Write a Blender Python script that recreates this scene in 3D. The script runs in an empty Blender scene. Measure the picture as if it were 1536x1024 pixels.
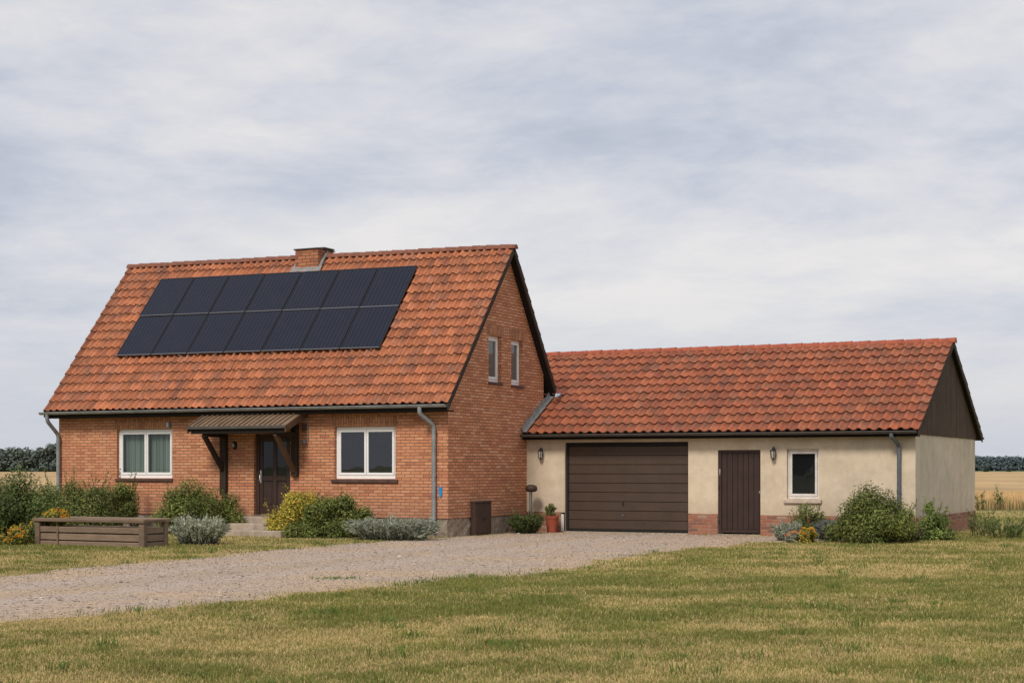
import bpy, bmesh, math, random
import numpy as np
from mathutils import Vector

random.seed(7)
RNG = np.random.default_rng(11)
SC = bpy.context.scene
COL = SC.collection
PI = math.pi

# ------------------------------------------------------------------ frame
YAW = math.radians(26.3)
CX, CY = -1.49, 37.26                      # front right corner of the house
EX = (math.cos(YAW), -math.sin(YAW))
DX = (math.sin(YAW), math.cos(YAW))
EYE = 1.6
FPX = 2400.0


def L2W(u, v, z=0.0):
    return (CX + EX[0]*u + DX[0]*v, CY + EX[1]*u + DX[1]*v, z)


def W2L(x, y):
    a, b = x-CX, y-CY
    return (a*EX[0]+b*EX[1], a*DX[0]+b*DX[1])


# ------------------------------------------------------------------ noise
_T = np.random.default_rng(3).random((256, 256))


def vnoise(x, y, s=0):
    x = np.asarray(x, float)+s*17.37
    y = np.asarray(y, float)+s*9.71
    xi = np.floor(x).astype(int)
    yi = np.floor(y).astype(int)
    fx = x-xi
    fy = y-yi
    fx = fx*fx*(3-2*fx)
    fy = fy*fy*(3-2*fy)
    a = _T[xi % 256, yi % 256]
    b = _T[(xi+1) % 256, yi % 256]
    c = _T[xi % 256, (yi+1) % 256]
    d = _T[(xi+1) % 256, (yi+1) % 256]
    return (a*(1-fx)+b*fx)*(1-fy)+(c*(1-fx)+d*fx)*fy


def fbm(x, y, o=4, s=0):
    r = 0
    a = .5
    t = 0
    for i in range(o):
        r = r+a*vnoise(np.asarray(x)*2**i, np.asarray(y)*2**i, s+i)
        t += a
        a *= .55
    return r/t


def sstep(a, b, x):
    t = np.clip((x-a)/(b-a), 0, 1)
    return t*t*(3-2*t)


# ------------------------------------------------------------------ node helpers
class NT:
    def __init__(self, nt):
        self.nt = nt

    def n(self, typ, ins=None, **props):
        nd = self.nt.nodes.new(typ)
        for k, v in props.items():
            setattr(nd, k, v)
        if ins:
            for k, v in ins.items():
                self.set(nd.inputs[k], v)
        return nd

    def set(self, sock, v):
        if isinstance(v, bpy.types.NodeSocket):
            self.nt.links.new(v, sock)
        elif isinstance(v, bpy.types.Node):
            self.nt.links.new(v.outputs[0], sock)
        else:
            sock.default_value = v

    def math(self, op, a, b=0.0, c=0.0, clamp=False):
        nd = self.nt.nodes.new('ShaderNodeMath')
        nd.operation = op
        nd.use_clamp = clamp
        self.set(nd.inputs[0], a)
        self.set(nd.inputs[1], b)
        self.set(nd.inputs[2], c)
        return nd.outputs[0]

    def mix(self, f, a, b, blend='MIX'):
        nd = self.nt.nodes.new('ShaderNodeMix')
        nd.data_type = 'RGBA'
        nd.blend_type = blend
        nd.clamp_factor = True
        self.set(nd.inputs[0], f)
        self.set(nd.inputs[6], a)
        self.set(nd.inputs[7], b)
        return nd.outputs[2]

    def ramp(self, f, stops, interp='LINEAR'):
        nd = self.nt.nodes.new('ShaderNodeValToRGB')
        cr = nd.color_ramp
        cr.interpolation = interp
        while len(cr.elements) < len(stops):
            cr.elements.new(.5)
        for e, (p, c) in zip(cr.elements, stops):
            e.position = p
            e.color = (c[0], c[1], c[2], 1) if not isinstance(c, (int, float)) else (c, c, c, 1)
        self.set(nd.inputs[0], f)
        return nd.outputs[0]

    def noise(self, vec, scale, detail=4, rough=.55, dist=0.0):
        nd = self.nt.nodes.new('ShaderNodeTexNoise')
        if vec is not None:
            self.set(nd.inputs['Vector'], vec)
        nd.inputs['Scale'].default_value = scale
        nd.inputs['Detail'].default_value = detail
        nd.inputs['Roughness'].default_value = rough
        nd.inputs['Distortion'].default_value = dist
        return nd.outputs[0]

    def objco(self):
        return self.nt.nodes.new('ShaderNodeTexCoord').outputs['Object']

    def scale(self, vec, s):
        nd = self.nt.nodes.new('ShaderNodeVectorMath')
        nd.operation = 'MULTIPLY'
        self.set(nd.inputs[0], vec)
        nd.inputs[1].default_value = s
        return nd.outputs[0]

    def bump(self, h, strength=.4, dist=.01, normal=None):
        nd = self.nt.nodes.new('ShaderNodeBump')
        nd.inputs['Strength'].default_value = strength
        nd.inputs['Distance'].default_value = dist
        self.set(nd.inputs['Height'], h)
        if normal is not None:
            self.set(nd.inputs['Normal'], normal)
        return nd.outputs[0]


def newmat(name, rough=.7, spec=.3):
    m = bpy.data.materials.new(name)
    m.use_nodes = True
    nt = m.node_tree
    b = nt.nodes['Principled BSDF']
    b.inputs['Roughness'].default_value = rough
    b.inputs['Specular IOR Level'].default_value = spec
    return m, NT(nt), b


def c4(c):
    return (c[0], c[1], c[2], 1)


def simple_mat(name, col, rough=.6, var=.25, scale=8, spec=.3, metal=0.0, bump=.15, stretch=(1, 1, 1), bdist=.004):
    m, t, b = newmat(name, rough, spec)
    co = t.scale(t.objco(), stretch)
    n1 = t.noise(co, scale, 5, .6)
    n2 = t.noise(co, scale*7, 3, .6)
    dk = tuple(x*(1-var) for x in col)
    lt = tuple(min(1, x*(1+var)) for x in col)
    c = t.ramp(n1, [(.3, dk), (.7, lt)])
    c = t.mix(.35, c, t.ramp(n2, [(.3, dk), (.7, lt)]))
    t.set(b.inputs['Base Color'], c)
    b.inputs['Metallic'].default_value = metal
    t.set(b.inputs['Roughness'], t.math('ADD', t.math('MULTIPLY', n2, .2), rough-.1))
    t.set(b.inputs['Normal'], t.bump(t.math('ADD', n2, n1), bump, bdist))
    return m


def brick_mat(name, stops, mortar, soldier=False, bw=.25, bh=.0735, jw=.014, dirt=.5):
    m, t, b = newmat(name, .85, .2)
    co = t.objco()
    sx = t.n('ShaderNodeSeparateXYZ', {0: co})
    a = t.math('ADD', sx.outputs[0], sx.outputs[1])
    z = sx.outputs[2]
    if soldier:
        a, z = z, a
    wob = t.noise(co, 6, 2, .5)
    zz = t.math('ADD', z, t.math('MULTIPLY', t.math('SUBTRACT', wob, .5), .012))
    r = t.math('DIVIDE', zz, bh)
    ri = t.math('FLOOR', r)
    rf = t.math('SUBTRACT', r, ri)
    rw = t.n('ShaderNodeTexWhiteNoise', {'W': ri}, noise_dimensions='1D').outputs[0]
    half = t.math('ADD', t.math('MULTIPLY', t.math('FLOORED_MODULO', ri, 2.0), .5), t.math('MULTIPLY', rw, .16))
    q = t.math('ADD', t.math('DIVIDE', a, bw), half)
    qi = t.math('FLOOR', q)
    qf = t.math('SUBTRACT', q, qi)
    # distance to joint in metres
    dr = t.math('MULTIPLY', t.math('MINIMUM', rf, t.math('SUBTRACT', 1.0, rf)), bh)
    dq = t.math('MULTIPLY', t.math('MINIMUM', qf, t.math('SUBTRACT', 1.0, qf)), bw)
    dmin = t.math('MINIMUM', dr, dq)
    edge = t.noise(co, 40, 3, .6)
    dmin = t.math('ADD', dmin, t.math('MULTIPLY', t.math('SUBTRACT', edge, .5), .008))
    mask = t.n('ShaderNodeMapRange', {'Value': dmin, 'From Min': jw*.35, 'From Max': jw*.8}).outputs[0]
    cv = t.n('ShaderNodeCombineXYZ', {0: qi, 1: ri, 2: 0.0})
    wn = t.n('ShaderNodeTexWhiteNoise', {'Vector': cv}, noise_dimensions='3D')
    bc = t.ramp(wn.outputs[0], stops)
    fn = t.noise(co, 55, 4, .65)
    bc = t.mix(.55, bc, t.ramp(fn, [(.28, .22), (.72, .85)]), 'OVERLAY')
    big = t.noise(co, 1.1, 4, .6)
    bc = t.mix(t.math('MULTIPLY', t.ramp(big, [(.4, 0.0), (.75, 1.0)]), dirt), bc, (.09, .045, .03, 1))
    mc = t.mix(t.ramp(t.noise(co, 3, 3), [(.35, 0.0), (.7, 1.0)]), c4(mortar), c4(tuple(x*.55 for x in mortar)))
    colr = t.mix(mask, mc, bc)
    zlow = t.n('ShaderNodeMapRange', {'Value': t.math('ADD', sx.outputs[2], t.math('MULTIPLY', big, .9)), 'From Min': .75, 'From Max': 1.5, 'To Min': .38, 'To Max': 0.0}).outputs[0]
    colr = t.mix(zlow, colr, (.20, .125, .085, 1))
    pale = t.noise(co, 2.7, 5, .7)
    colr = t.mix(t.math('MULTIPLY', t.ramp(pale, [(.58, 0.0), (.74, 1.0)]), .28), colr, (.62, .45, .33, 1))
    colr = t.mix(.12, colr, (.42, .32, .26, 1))
    t.set(b.inputs['Base Color'], colr)
    h = t.math('ADD', t.math('MULTIPLY', mask, 1.0), t.math('MULTIPLY', fn, .35))
    t.set(b.inputs['Normal'], t.bump(h, .7, .008))
    return m


def stucco_mat(name, col, streak=.5):
    m, t, b = newmat(name, .92, .15)
    co = t.objco()
    sx = t.n('ShaderNodeSeparateXYZ', {0: co})
    n1 = t.noise(co, .9, 6, .62)
    n2 = t.noise(co, 5, 5, .6)
    n3 = t.noise(co, 90, 4, .7)
    c = t.ramp(n1, [(.3, tuple(x*.70 for x in col)), (.5, col), (.72, tuple(min(1, x*1.10) for x in col))])
    c = t.mix(.35, c, t.ramp(n2, [(.3, tuple(x*.78 for x in col)), (.7, tuple(min(1, x*1.08) for x in col))]))
    st = t.noise(t.scale(co, (1.6, 1.6, .35)), 2.0, 6, .7)
    bl = t.noise(co, 2.1, 6, .7, .4)
    c = t.mix(t.math('MULTIPLY', t.ramp(bl, [(.46, 0.0), (.66, 1.0)]), .5), c, c4((col[0]*.74, col[1]*.71, col[2]*.66)))
    c = t.mix(t.math('MULTIPLY', t.ramp(st, [(.45, 0.0), (.75, 1.0)]), streak), c, c4((col[0]*.55, col[1]*.54, col[2]*.55)))
    # splash zone above the plinth
    zr = t.n('ShaderNodeMapRange', {'Value': t.math('ADD', sx.outputs[2], t.math('MULTIPLY', n2, .35)), 'From Min': .55, 'From Max': 1.15, 'To Min': .42, 'To Max': 0.0}).outputs[0]
    c = t.mix(zr, c, c4((col[0]*.58, col[1]*.54, col[2]*.50)))
    t.set(b.inputs['Base Color'], c)
    h = t.math('ADD', n3, t.math('MULTIPLY', n2, .7))
    t.set(b.inputs['Normal'], t.bump(h, .35, .008))
    return m


def attr_mat(name, rough=.75, transl=0.0, spec=.2, noise_amt=0.0, noise_scale=20, bump=0.0):
    m, t, b = newmat(name, rough, spec)
    at = t.n('ShaderNodeAttribute', attribute_name='Col')
    c = at.outputs['Color']
    if noise_amt:
        nn = t.noise(t.objco(), noise_scale, 4, .65)
        c = t.mix(noise_amt, c, t.ramp(nn, [(.25, .15), (.75, .85)]), 'OVERLAY')
        if bump:
            t.set(b.inputs['Normal'], t.bump(nn, bump, .006))
    t.set(b.inputs['Base Color'], c)
    if transl:
        tr = t.n('ShaderNodeBsdfTranslucent', {'Color': c})
        mx = t.n('ShaderNodeMixShader', {0: transl, 1: b.outputs[0], 2: tr.outputs[0]})
        out = [n for n in t.nt.nodes if n.type == 'OUTPUT_MATERIAL'][0]
        t.set(out.inputs[0], mx.outputs[0])
    return m


def tile_mat(name):
    m, t, b = newmat(name, .72, .3)
    at = t.n('ShaderNodeAttribute', attribute_name='Col').outputs['Color']
    co = t.objco()
    n1 = t.noise(co, 2.0, 5, .65)
    n2 = t.noise(co, 16, 5, .7)
    n3 = t.noise(co, 70, 4, .7)
    c = t.mix(.4, at, t.ramp(n2, [(.25, .2), (.75, .8)]), 'OVERLAY')
    c = t.mix(t.math('MULTIPLY', t.ramp(t.math('MULTIPLY', n1, t.math('ADD', n2, .5)), [(.46, 0.0), (.66, 1.0)]), .6), c, (.12, .062, .042, 1))
    stv = t.noise(t.scale(co, (6, .8, .8)), 1.6, 5, .65)
    c = t.mix(t.math('MULTIPLY', t.ramp(stv, [(.48, 0.0), (.72, 1.0)]), .42), c, (.13, .062, .04, 1))
    # grey green lichen specks
    c = t.mix(t.math('MULTIPLY', t.ramp(n3, [(.66, 0.0), (.74, 1.0)]), t.math('MULTIPLY', n1, .75)), c, (.22, .19, .13, 1))
    t.set(b.inputs['Base Color'], c)
    t.set(b.inputs['Roughness'], t.math('ADD', t.math('MULTIPLY', n2, .25), .58))
    t.set(b.inputs['Normal'], t.bump(t.math('ADD', n3, n2), .3, .004))
    return m


def wood_mat(name, col, grain=(1, 22, 22), var=.45, rough=.85, sheen=.2):
    m, t, b = newmat(name, rough, sheen)
    co = t.objco()
    g = t.noise(t.scale(co, grain), 2.6, 6, .65, .6)
    n = t.noise(co, 2.3, 4, .6)
    c = t.ramp(g, [(.25, tuple(x*(1-var) for x in col)), (.5, col), (.78, tuple(min(1, x*(1+var)) for x in col))])
    c = t.mix(.5, c, t.ramp(n, [(.25, tuple(x*.6 for x in col)), (.75, tuple(x*1.3 for x in col))]))
    t.set(b.inputs['Base Color'], c)
    oi = t.n('ShaderNodeObjectInfo').outputs['Random']
    c = t.mix(1.0, c, t.ramp(oi, [(0, .72), (1, 1.0)]), 'MULTIPLY')
    t.set(b.inputs['Base Color'], c)
    t.set(b.inputs['Normal'], t.bump(g, .7, .006))
    return m


def pane_mat(name, tint=(.012, .014, .016), refl=.10, clear=.0):
    m, t, b = newmat(name, .05, .5)
    nt = t.nt
    fr = t.n('ShaderNodeLayerWeight', {'Blend': .25}).outputs['Fresnel']
    f = t.math('ADD', t.math('MULTIPLY', fr, .8), refl, clamp=True)
    wob = t.noise(t.objco(), 1.4, 2, .5)
    nb = t.bump(wob, .06, .02)
    gl = t.n('ShaderNodeBsdfGlossy', {'Color': (.9, .93, 1, 1), 'Roughness': .015, 'Normal': nb})
    tr = t.n('ShaderNodeBsdfTransparent', {'Color': (.72, .78, .76, 1)})
    df = t.n('ShaderNodeBsdfDiffuse', {'Color': c4(tint)})
    inner = t.n('ShaderNodeMixShader', {0: clear, 1: df.outputs[0], 2: tr.outputs[0]})
    mx = t.n('ShaderNodeMixShader', {0: f, 1: inner.outputs[0], 2: gl.outputs[0]})
    out = [n for n in nt.nodes if n.type == 'OUTPUT_MATERIAL'][0]
    t.set(out.inputs[0], mx.outputs[0])
    return m


# ------------------------------------------------------------------ mesh helpers
class M:
    def __init__(self):
        self.v = []
        self.f = []
        self.s = []

    def add(self, vs, fs, smooth=False):
        o = len(self.v)
        self.v += [tuple(p) for p in vs]
        for q in fs:
            self.f.append(tuple(i+o for i in q))
            self.s.append(smooth)

    def box(self, a, b, bev=0.0, jit=0.0):
        x0, y0, z0 = [min(p, q) for p, q in zip(a, b)]
        x1, y1, z1 = [max(p, q) for p, q in zip(a, b)]
        bm = bmesh.new()
        vs = [bm.verts.new((x+random.uniform(-jit, jit), y+random.uniform(-jit, jit), z+random.uniform(-jit, jit)))
              for x in (x0, x1) for y in (y0, y1) for z in (z0, z1)]
        for q in ((0, 1, 3, 2), (4, 6, 7, 5), (0, 4, 5, 1), (2, 3, 7, 6), (0, 2, 6, 4), (1, 5, 7, 3)):
            bm.faces.new([vs[i] for i in q])
        if bev:
            bmesh.ops.bevel(bm, geom=list(bm.edges), offset=bev, segments=1, affect='EDGES', profile=.5)
        self.frombm(bm)
        return self

    def frombm(self, bm, smooth=False):
        bmesh.ops.recalc_face_normals(bm, faces=list(bm.faces))
        bm.verts.index_update()
        self.add([v.co[:] for v in bm.verts], [[v.index for v in f.verts] for f in bm.faces], smooth)
        bm.free()

    def tube(self, pts, r, n=10, caps=True, smooth=True, half=False):
        pts = [Vector(p) for p in pts]
        rs = r if isinstance(r, (list, tuple)) else [r]*len(pts)
        rings = []
        up = None
        for i, p in enumerate(pts):
            d = (pts[min(i+1, len(pts)-1)]-pts[max(i-1, 0)]).normalized()
            if up is None:
                up = Vector((0, 0, 1)) if abs(d.z) < .9 else Vector((1, 0, 0))
            x = up.cross(d).normalized()
            y = d.cross(x).normalized()
            up = y
            rings.append([p+x*math.cos(2*PI*k/n)*rs[i]+y*math.sin(2*PI*k/n)*rs[i] for k in range(n)])
        vs = [q for R in rings for q in R]
        fs = []
        for i in range(len(pts)-1):
            for k in range(n):
                a = i*n+k
                b = i*n+(k+1) % n
                fs.append((a, b, b+n, a+n))
        self.add(vs, fs, smooth)
        if caps:
            self.add(rings[0], [tuple(range(n))[::-1]])
            self.add(rings[-1], [tuple(range(n))])
        return self

    def bar(self, p, q, w, h, bev=0.0):
        """rectangular bar from p to q"""
        p = Vector(p)
        q = Vector(q)
        d = (q-p).normalized()
        up = Vector((0, 0, 1)) if abs(d.z) < .95 else Vector((0, 1, 0))
        x = d.cross(up).normalized()*w/2
        y = x.cross(d).normalized()*h/2
        vs = [e+sx*x+sy*y for e in (p, q) for sx, sy in ((-1, -1), (1, -1), (1, 1), (-1, 1))]
        bm = bmesh.new()
        bv = [bm.verts.new(c) for c in vs]
        for f in ((0, 1, 2, 3), (7, 6, 5, 4), (0, 4, 5, 1), (1, 5, 6, 2), (2, 6, 7, 3), (3, 7, 4, 0)):
            bm.faces.new([bv[i] for i in f])
        if bev:
            bmesh.ops.bevel(bm, geom=list(bm.edges), offset=bev, segments=1, affect='EDGES', profile=.5)
        self.frombm(bm)
        return self

    def prism(self, pts, ex):
        """closed polygon extruded along ex"""
        n = len(pts)
        ex = Vector(ex)
        vs = [Vector(p) for p in pts]+[Vector(p)+ex for p in pts]
        bm = bmesh.new()
        bv = [bm.verts.new(c) for c in vs]
        bm.faces.new(bv[:n])
        bm.faces.new(bv[n:])
        for i in range(n):
            j = (i+1) % n
            bm.faces.new((bv[i], bv[j], bv[j+n], bv[i+n]))
        self.frombm(bm)
        return self

    def lathe(self, c, prof, n=20, smooth=True):
        vs = []
        fs = []
        for r, z in prof:
            for k in range(n):
                vs.append((c[0]+r*math.cos(2*PI*k/n), c[1]+r*math.sin(2*PI*k/n), c[2]+z))
        for i in range(len(prof)-1):
            for k in range(n):
                a = i*n+k
                b = i*n+(k+1) % n
                fs.append((a, b, b+n, a+n))
        self.add(vs, fs, smooth)
        return self

    def wall(self, outline, holes, fn, depth):
        """sheet with holes; fn(a,b,d)->xyz; reveals of given depth"""
        bm = bmesh.new()
        es = []
        for loop in [outline]+holes:
            vs = [bm.verts.new((p[0], p[1], 0)) for p in loop]
            for i in range(len(vs)):
                es.append(bm.edges.new((vs[i], vs[(i+1) % len(vs)])))
        bmesh.ops.triangle_fill(bm, edges=es, use_beauty=True, use_dissolve=False)
        bm.verts.index_update()
        self.add([fn(v.co.x, v.co.y, 0) for v in bm.verts], [[v.index for v in f.verts] for f in bm.faces])
        bm.free()
        for h in holes:
            n = len(h)
            self.add([fn(p[0], p[1], 0) for p in h]+[fn(p[0], p[1], depth) for p in h],
                     [(i, (i+1) % n, (i+1) % n+n, i+n) for i in range(n)])
        return self


def link(o):
    COL.objects.link(o)
    return o


def thing(name, label, cat, loc, rz=-YAW, group=None):
    o = link(bpy.data.objects.new(name, None))
    o.location = loc
    o.rotation_euler = (0, 0, rz)
    o.empty_display_size = .2
    o['label'] = label
    o['category'] = cat
    if group:
        o['group'] = group
    return o


def part(name, m, mat, parent=None, off=(0, 0, 0), label=None):
    me = bpy.data.meshes.new(name)
    vs = [(p[0]-off[0], p[1]-off[1], p[2]-off[2]) for p in m.v]
    me.from_pydata(vs, [], m.f)
    me.polygons.foreach_set('use_smooth', m.s)
    me.materials.append(mat)
    me.update()
    o = link(bpy.data.objects.new(name, me))
    if parent is not None:
        o.parent = parent
    if label:
        o['label'] = label
    return o


def npmesh(name, V, F, colv=None, mat=None, parent=None, smooth=False, n=None):
    """V (N,3); F list of (k,m) face arrays of fixed arity; colv (N,3) linear"""
    me = bpy.data.meshes.new(name)
    V = np.asarray(V, np.float32)
    me.vertices.add(len(V))
    me.vertices.foreach_set('co', V.ravel())
    F = [np.asarray(f, np.int32) for f in (F if isinstance(F, list) else [F])]
    loops = np.concatenate([f.ravel() for f in F])
    tot = np.concatenate([np.full(len(f), f.shape[1], np.int32) for f in F])
    start = np.concatenate([[0], np.cumsum(tot)[:-1]]).astype(np.int32)
    me.loops.add(len(loops))
    me.loops.foreach_set('vertex_index', loops)
    me.polygons.add(len(tot))
    me.polygons.foreach_set('loop_start', start)
    me.polygons.foreach_set('loop_total', tot)
    me.polygons.foreach_set('use_smooth', np.full(len(tot), smooth))
    if colv is not None:
        ca = me.color_attributes.new('Col', 'FLOAT_COLOR', 'POINT')
        c = np.ones((len(V), 4), np.float32)
        c[:, :3] = colv
        ca.data.foreach_set('color', c.ravel())
    me.update(calc_edges=True)
    if mat:
        me.materials.append(mat)
    o = link(bpy.data.objects.new(name, me))
    if parent is not None:
        o.parent = parent
    return o


def structure(o):
    o['kind'] = 'structure'
    return o


# ------------------------------------------------------------------ materials
MAT = {}
MAT['brick_front'] = brick_mat('brick_front', [(0, (.42, .14, .065)), (.15, (.55, .195, .085)), (.5, (.63, .245, .11)), (.8, (.68, .30, .15)), (1, (.57, .21, .10))], (.215, .125, .078), dirt=.16)
MAT['brick_gable'] = brick_mat('brick_gable', [(0, (.48, .17, .08)), (.2, (.58, .215, .095)), (.6, (.68, .265, .12)), (.88, (.78, .37, .20)), (1, (.60, .23, .115))], (.17, .098, .06), dirt=.22)
MAT['brick_soldier'] = brick_mat('brick_soldier', [(0, (.36, .125, .055)), (.5, (.55, .21, .09)), (1, (.64, .28, .12))], (.19, .11, .065), soldier=True, bw=.26)
MAT['brick_plinth'] = brick_mat('brick_plinth', [(0, (.16, .035, .02)), (.3, (.35, .075, .035)), (.6, (.44, .11, .045)), (.85, (.42, .17, .09)), (1, (.42, .32, .24))], (.34, .26, .19), bw=.25, bh=.08, jw=.014, dirt=.45)
MAT['brick_chimney'] = brick_mat('brick_chimney', [(0, (.22, .06, .03)), (.5, (.42, .13, .05)), (1, (.52, .19, .08))], (.10, .065, .045), bw=.25, bh=.085, jw=.016, dirt=.35)
MAT['stucco'] = stucco_mat('stucco', (.665, .55, .41), .22)
MAT['stucco_side'] = stucco_mat('stucco_side', (.66, .57, .45), .38)
MAT['rubble'] = simple_mat('rubble', (.33, .26, .195), .9, .55, 7, bump=1.0, bdist=.03)
MAT['concrete'] = simple_mat('concrete', (.36, .29, .225), .9, .4, 5, bump=.4)
MAT['tile'] = tile_mat('tile')
MAT['ridge_tile'] = simple_mat('ridge_tile', (.20, .075, .045), .7, .45, 6)
MAT['ridge_tile_red'] = simple_mat('ridge_tile_red', (.34, .085, .045), .7, .35, 6)
MAT['dark_wood'] = wood_mat('dark_wood', (.062, .046, .036), var=.4)
MAT['fascia_wood'] = wood_mat('fascia_wood', (.022, .016, .013), var=.35)
MAT['post_wood'] = wood_mat('post_wood', (.050, .032, .022), (22, 22, 1.2), var=.45)
MAT['brown_wood'] = wood_mat('brown_wood', (.14, .078, .045), (22, 2, 22), var=.5)
MAT['clad_wood'] = wood_mat('clad_wood', (.092, .062, .045), (14, 14, .7), var=.55)
MAT['grey_wood'] = wood_mat('grey_wood', (.235, .165, .115), (1.2, 16, 16), var=.5)
MAT['door_brown'] = wood_mat('door_brown', (.055, .029, .022), (14, 14, .8), var=.3, rough=.55, sheen=.35)
MAT['garage_brown'] = simple_mat('garage_brown', (.066, .041, .027), .5, .2, 2.0, spec=.4, bump=.05)
MAT['black_rubber'] = simple_mat('black_rubber', (.014, .012, .012), .7, .3, 4)
MAT['zinc'] = simple_mat('zinc', (.27, .28, .28), .5, .35, 5, spec=.5, metal=.35, bump=.1)
MAT['zinc_dark'] = simple_mat('zinc_dark', (.13, .145, .165), .5, .4, 5, spec=.5, metal=.35, bump=.1)
MAT['gutter_dark'] = simple_mat('gutter_dark', (.085, .075, .066), .5, .3, 4, spec=.4, metal=.2)
MAT['lead'] = simple_mat('lead', (.24, .235, .23), .65, .45, 7, metal=.2, bump=.5)
MAT['white_paint'] = simple_mat('white_paint', (.82, .81, .79), .45, .04, 3, spec=.4, bump=.05)
MAT['old_white'] = simple_mat('old_white', (.66, .61, .56), .6, .2, 5, bump=.1)
MAT['sill_brown'] = simple_mat('sill_brown', (.10, .055, .042), .7, .4, 6)
MAT['sill_stone'] = simple_mat('sill_stone', (.50, .40, .32), .85, .35, 6)
MAT['pane'] = pane_mat('pane', (.012, .013, .015), .065, .5)
MAT['pane_dark'] = pane_mat('pane_dark', (.012, .013, .014), .025, .12)
MAT['pane_clear'] = pane_mat('pane_clear', (.02, .02, .02), .03, .97)
MAT['pane_door'] = pane_mat('pane_door', (.020, .018, .017), .015, .2)
MAT['pane_net'] = pane_mat('pane_net', (.16, .16, .15), .05, .2)
MAT['chrome'] = simple_mat('chrome', (.62, .62, .62), .3, .1, 6, spec=.6, metal=.8, bump=.02)
MAT['black_metal'] = simple_mat('black_metal', (.020, .019, .018), .5, .3, 10, spec=.4)
MAT['lamp_glass'] = simple_mat('lamp_glass', (.40, .37, .32), .25, .15, 6, spec=.5, bump=.02)
MAT['cabinet'] = simple_mat('cabinet', (.060, .036, .027), .6, .3, 3)
MAT['terracotta'] = simple_mat('terracotta', (.33, .075, .04), .75, .25, 5)
MAT['soil'] = simple_mat('soil', (.055, .038, .026), .95, .5, 14, bump=1, bdist=.02)
MAT['blue_plastic'] = simple_mat('blue_plastic', (.02, .25, .62), .4, .1, 6)
MAT['pale_plastic'] = simple_mat('pale_plastic', (.50, .58, .66), .4, .3, 9)
MAT['canopy_sheet'] = wood_mat('canopy_sheet', (.27, .18, .115), (7.3, .5, .5), var=.75, rough=.8)
MAT['leaf'] = attr_mat('leaf', .6, .32, .25)
MAT['grass'] = attr_mat('grass', .7, .25, .2)
MAT['far_leaf'] = attr_mat('far_leaf', .9, .1, .05)
MAT['stem'] = simple_mat('stem', (.07, .05, .03), .9, .4, 20)
MAT['pebble'] = attr_mat('pebble', .9, 0, .15)

# curtains
m, t, b = newmat('curtain', .95, .1)
co = t.objco()
w = t.noise(t.scale(co, (9, 9, .12)), 1.6, 4, .6)
t.set(b.inputs['Base Color'], t.ramp(w, [(.3, (.20, .23, .20)), (.7, (.50, .54, .48))]))
MAT['curtain'] = m

# solar cells: faint grid of cells and busbars
m, t, b = newmat('solar_cell', .22, .2)
sx = t.n('ShaderNodeSeparateXYZ', {0: t.objco()})
sp = 1.0/.1175
gx = t.math('ABSOLUTE', t.math('SUBTRACT', t.math('FRACT', t.math('MULTIPLY', sx.outputs[0], 8.6)), .5))
gy = t.math('ABSOLUTE', t.math('SUBTRACT', t.math('FRACT', t.math('MULTIPLY', sx.outputs[1], 12.6)), .5))
ln = t.math('MAXIMUM', t.math('GREATER_THAN', gx, .46), t.math('GREATER_THAN', gy, .455))
dots = t.math('MULTIPLY', t.math('GREATER_THAN', gx, .40), t.math('GREATER_THAN', gy, .40))
nn = t.noise(t.objco(), 1.6, 4, .6)
base = t.mix(nn, (.006, .008, .018, 1), (.013, .016, .030, 1))
base = t.mix(t.math('MULTIPLY', ln, .5), base, (.030, .033, .045, 1))
base = t.mix(t.math('MULTIPLY', dots, .45), base, (.10, .11, .13, 1))
t.set(b.inputs['Base Color'], base)
t.set(b.inputs['Roughness'], t.math('ADD', t.math('MULTIPLY', t.noise(t.objco(), 12, 5, .7), .2), .16))
MAT['solar_cell'] = m
MAT['solar_frame'] = simple_mat('solar_frame', (.012, .012, .014), .4, .2, 8, spec=.5)
MAT['solar_rail'] = simple_mat('solar_rail', (.42, .42, .43), .4, .1, 8, metal=.6)

# ------------------------------------------------------------------ HOUSE
L, D = 11.75, 5.23
OE, OV = .35, .20
ZE, ZR, DZL, VR = 3.087, 7.121, .169, 3.098
VE2, ZE2 = 5.58, 3.672
BASE = (0, 0, 0)


def ridge_z(u):
    return ZR+DZL*(-u/L)


def roof_front(u, v):
    return ZE+(ridge_z(u)-ZE)*(v+OE)/(VR+OE)


def roof_rear(u, v):
    return ridge_z(u)+(ZE2-ridge_z(u))*(v-VR)/(VE2-VR)


house = thing('brick_house', 'two storey orange brick farmhouse with steep red tiled roof and tall brick gable', 'house', L2W(0, 0, 0))

ZP = .46
# front wall
WIN_L = (-9.80, -8.00, 1.36, 2.63)
WIN_R = (-3.12, -1.42, 1.36, 2.62)
DOOR = (-5.48, -4.40, .45, 2.47)


def rect(r):
    return [(r[0], r[2]), (r[1], r[2]), (r[1], r[3]), (r[0], r[3])]


def ffn(a, b_, d):
    return (a, d, b_)


def gfn(a, b_, d):
    return (-d, a, b_)


w1 = M().wall([(-L, .44), (0, .44), (0, 3.36), (-L, 3.36)], [rect(WIN_L), rect(WIN_R), [(DOOR[0], .44001+.0), (DOOR[1], .44001), (DOOR[1], DOOR[3]), (DOOR[0], DOOR[3])]] if False else [rect(WIN_L), rect(WIN_R), [(DOOR[0], .452), (DOOR[1], .452), (DOOR[1], DOOR[3]), (DOOR[0], DOOR[3])]], ffn, .17)
front_wall = part('front_wall', w1, MAT['brick_front'], house)

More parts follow.
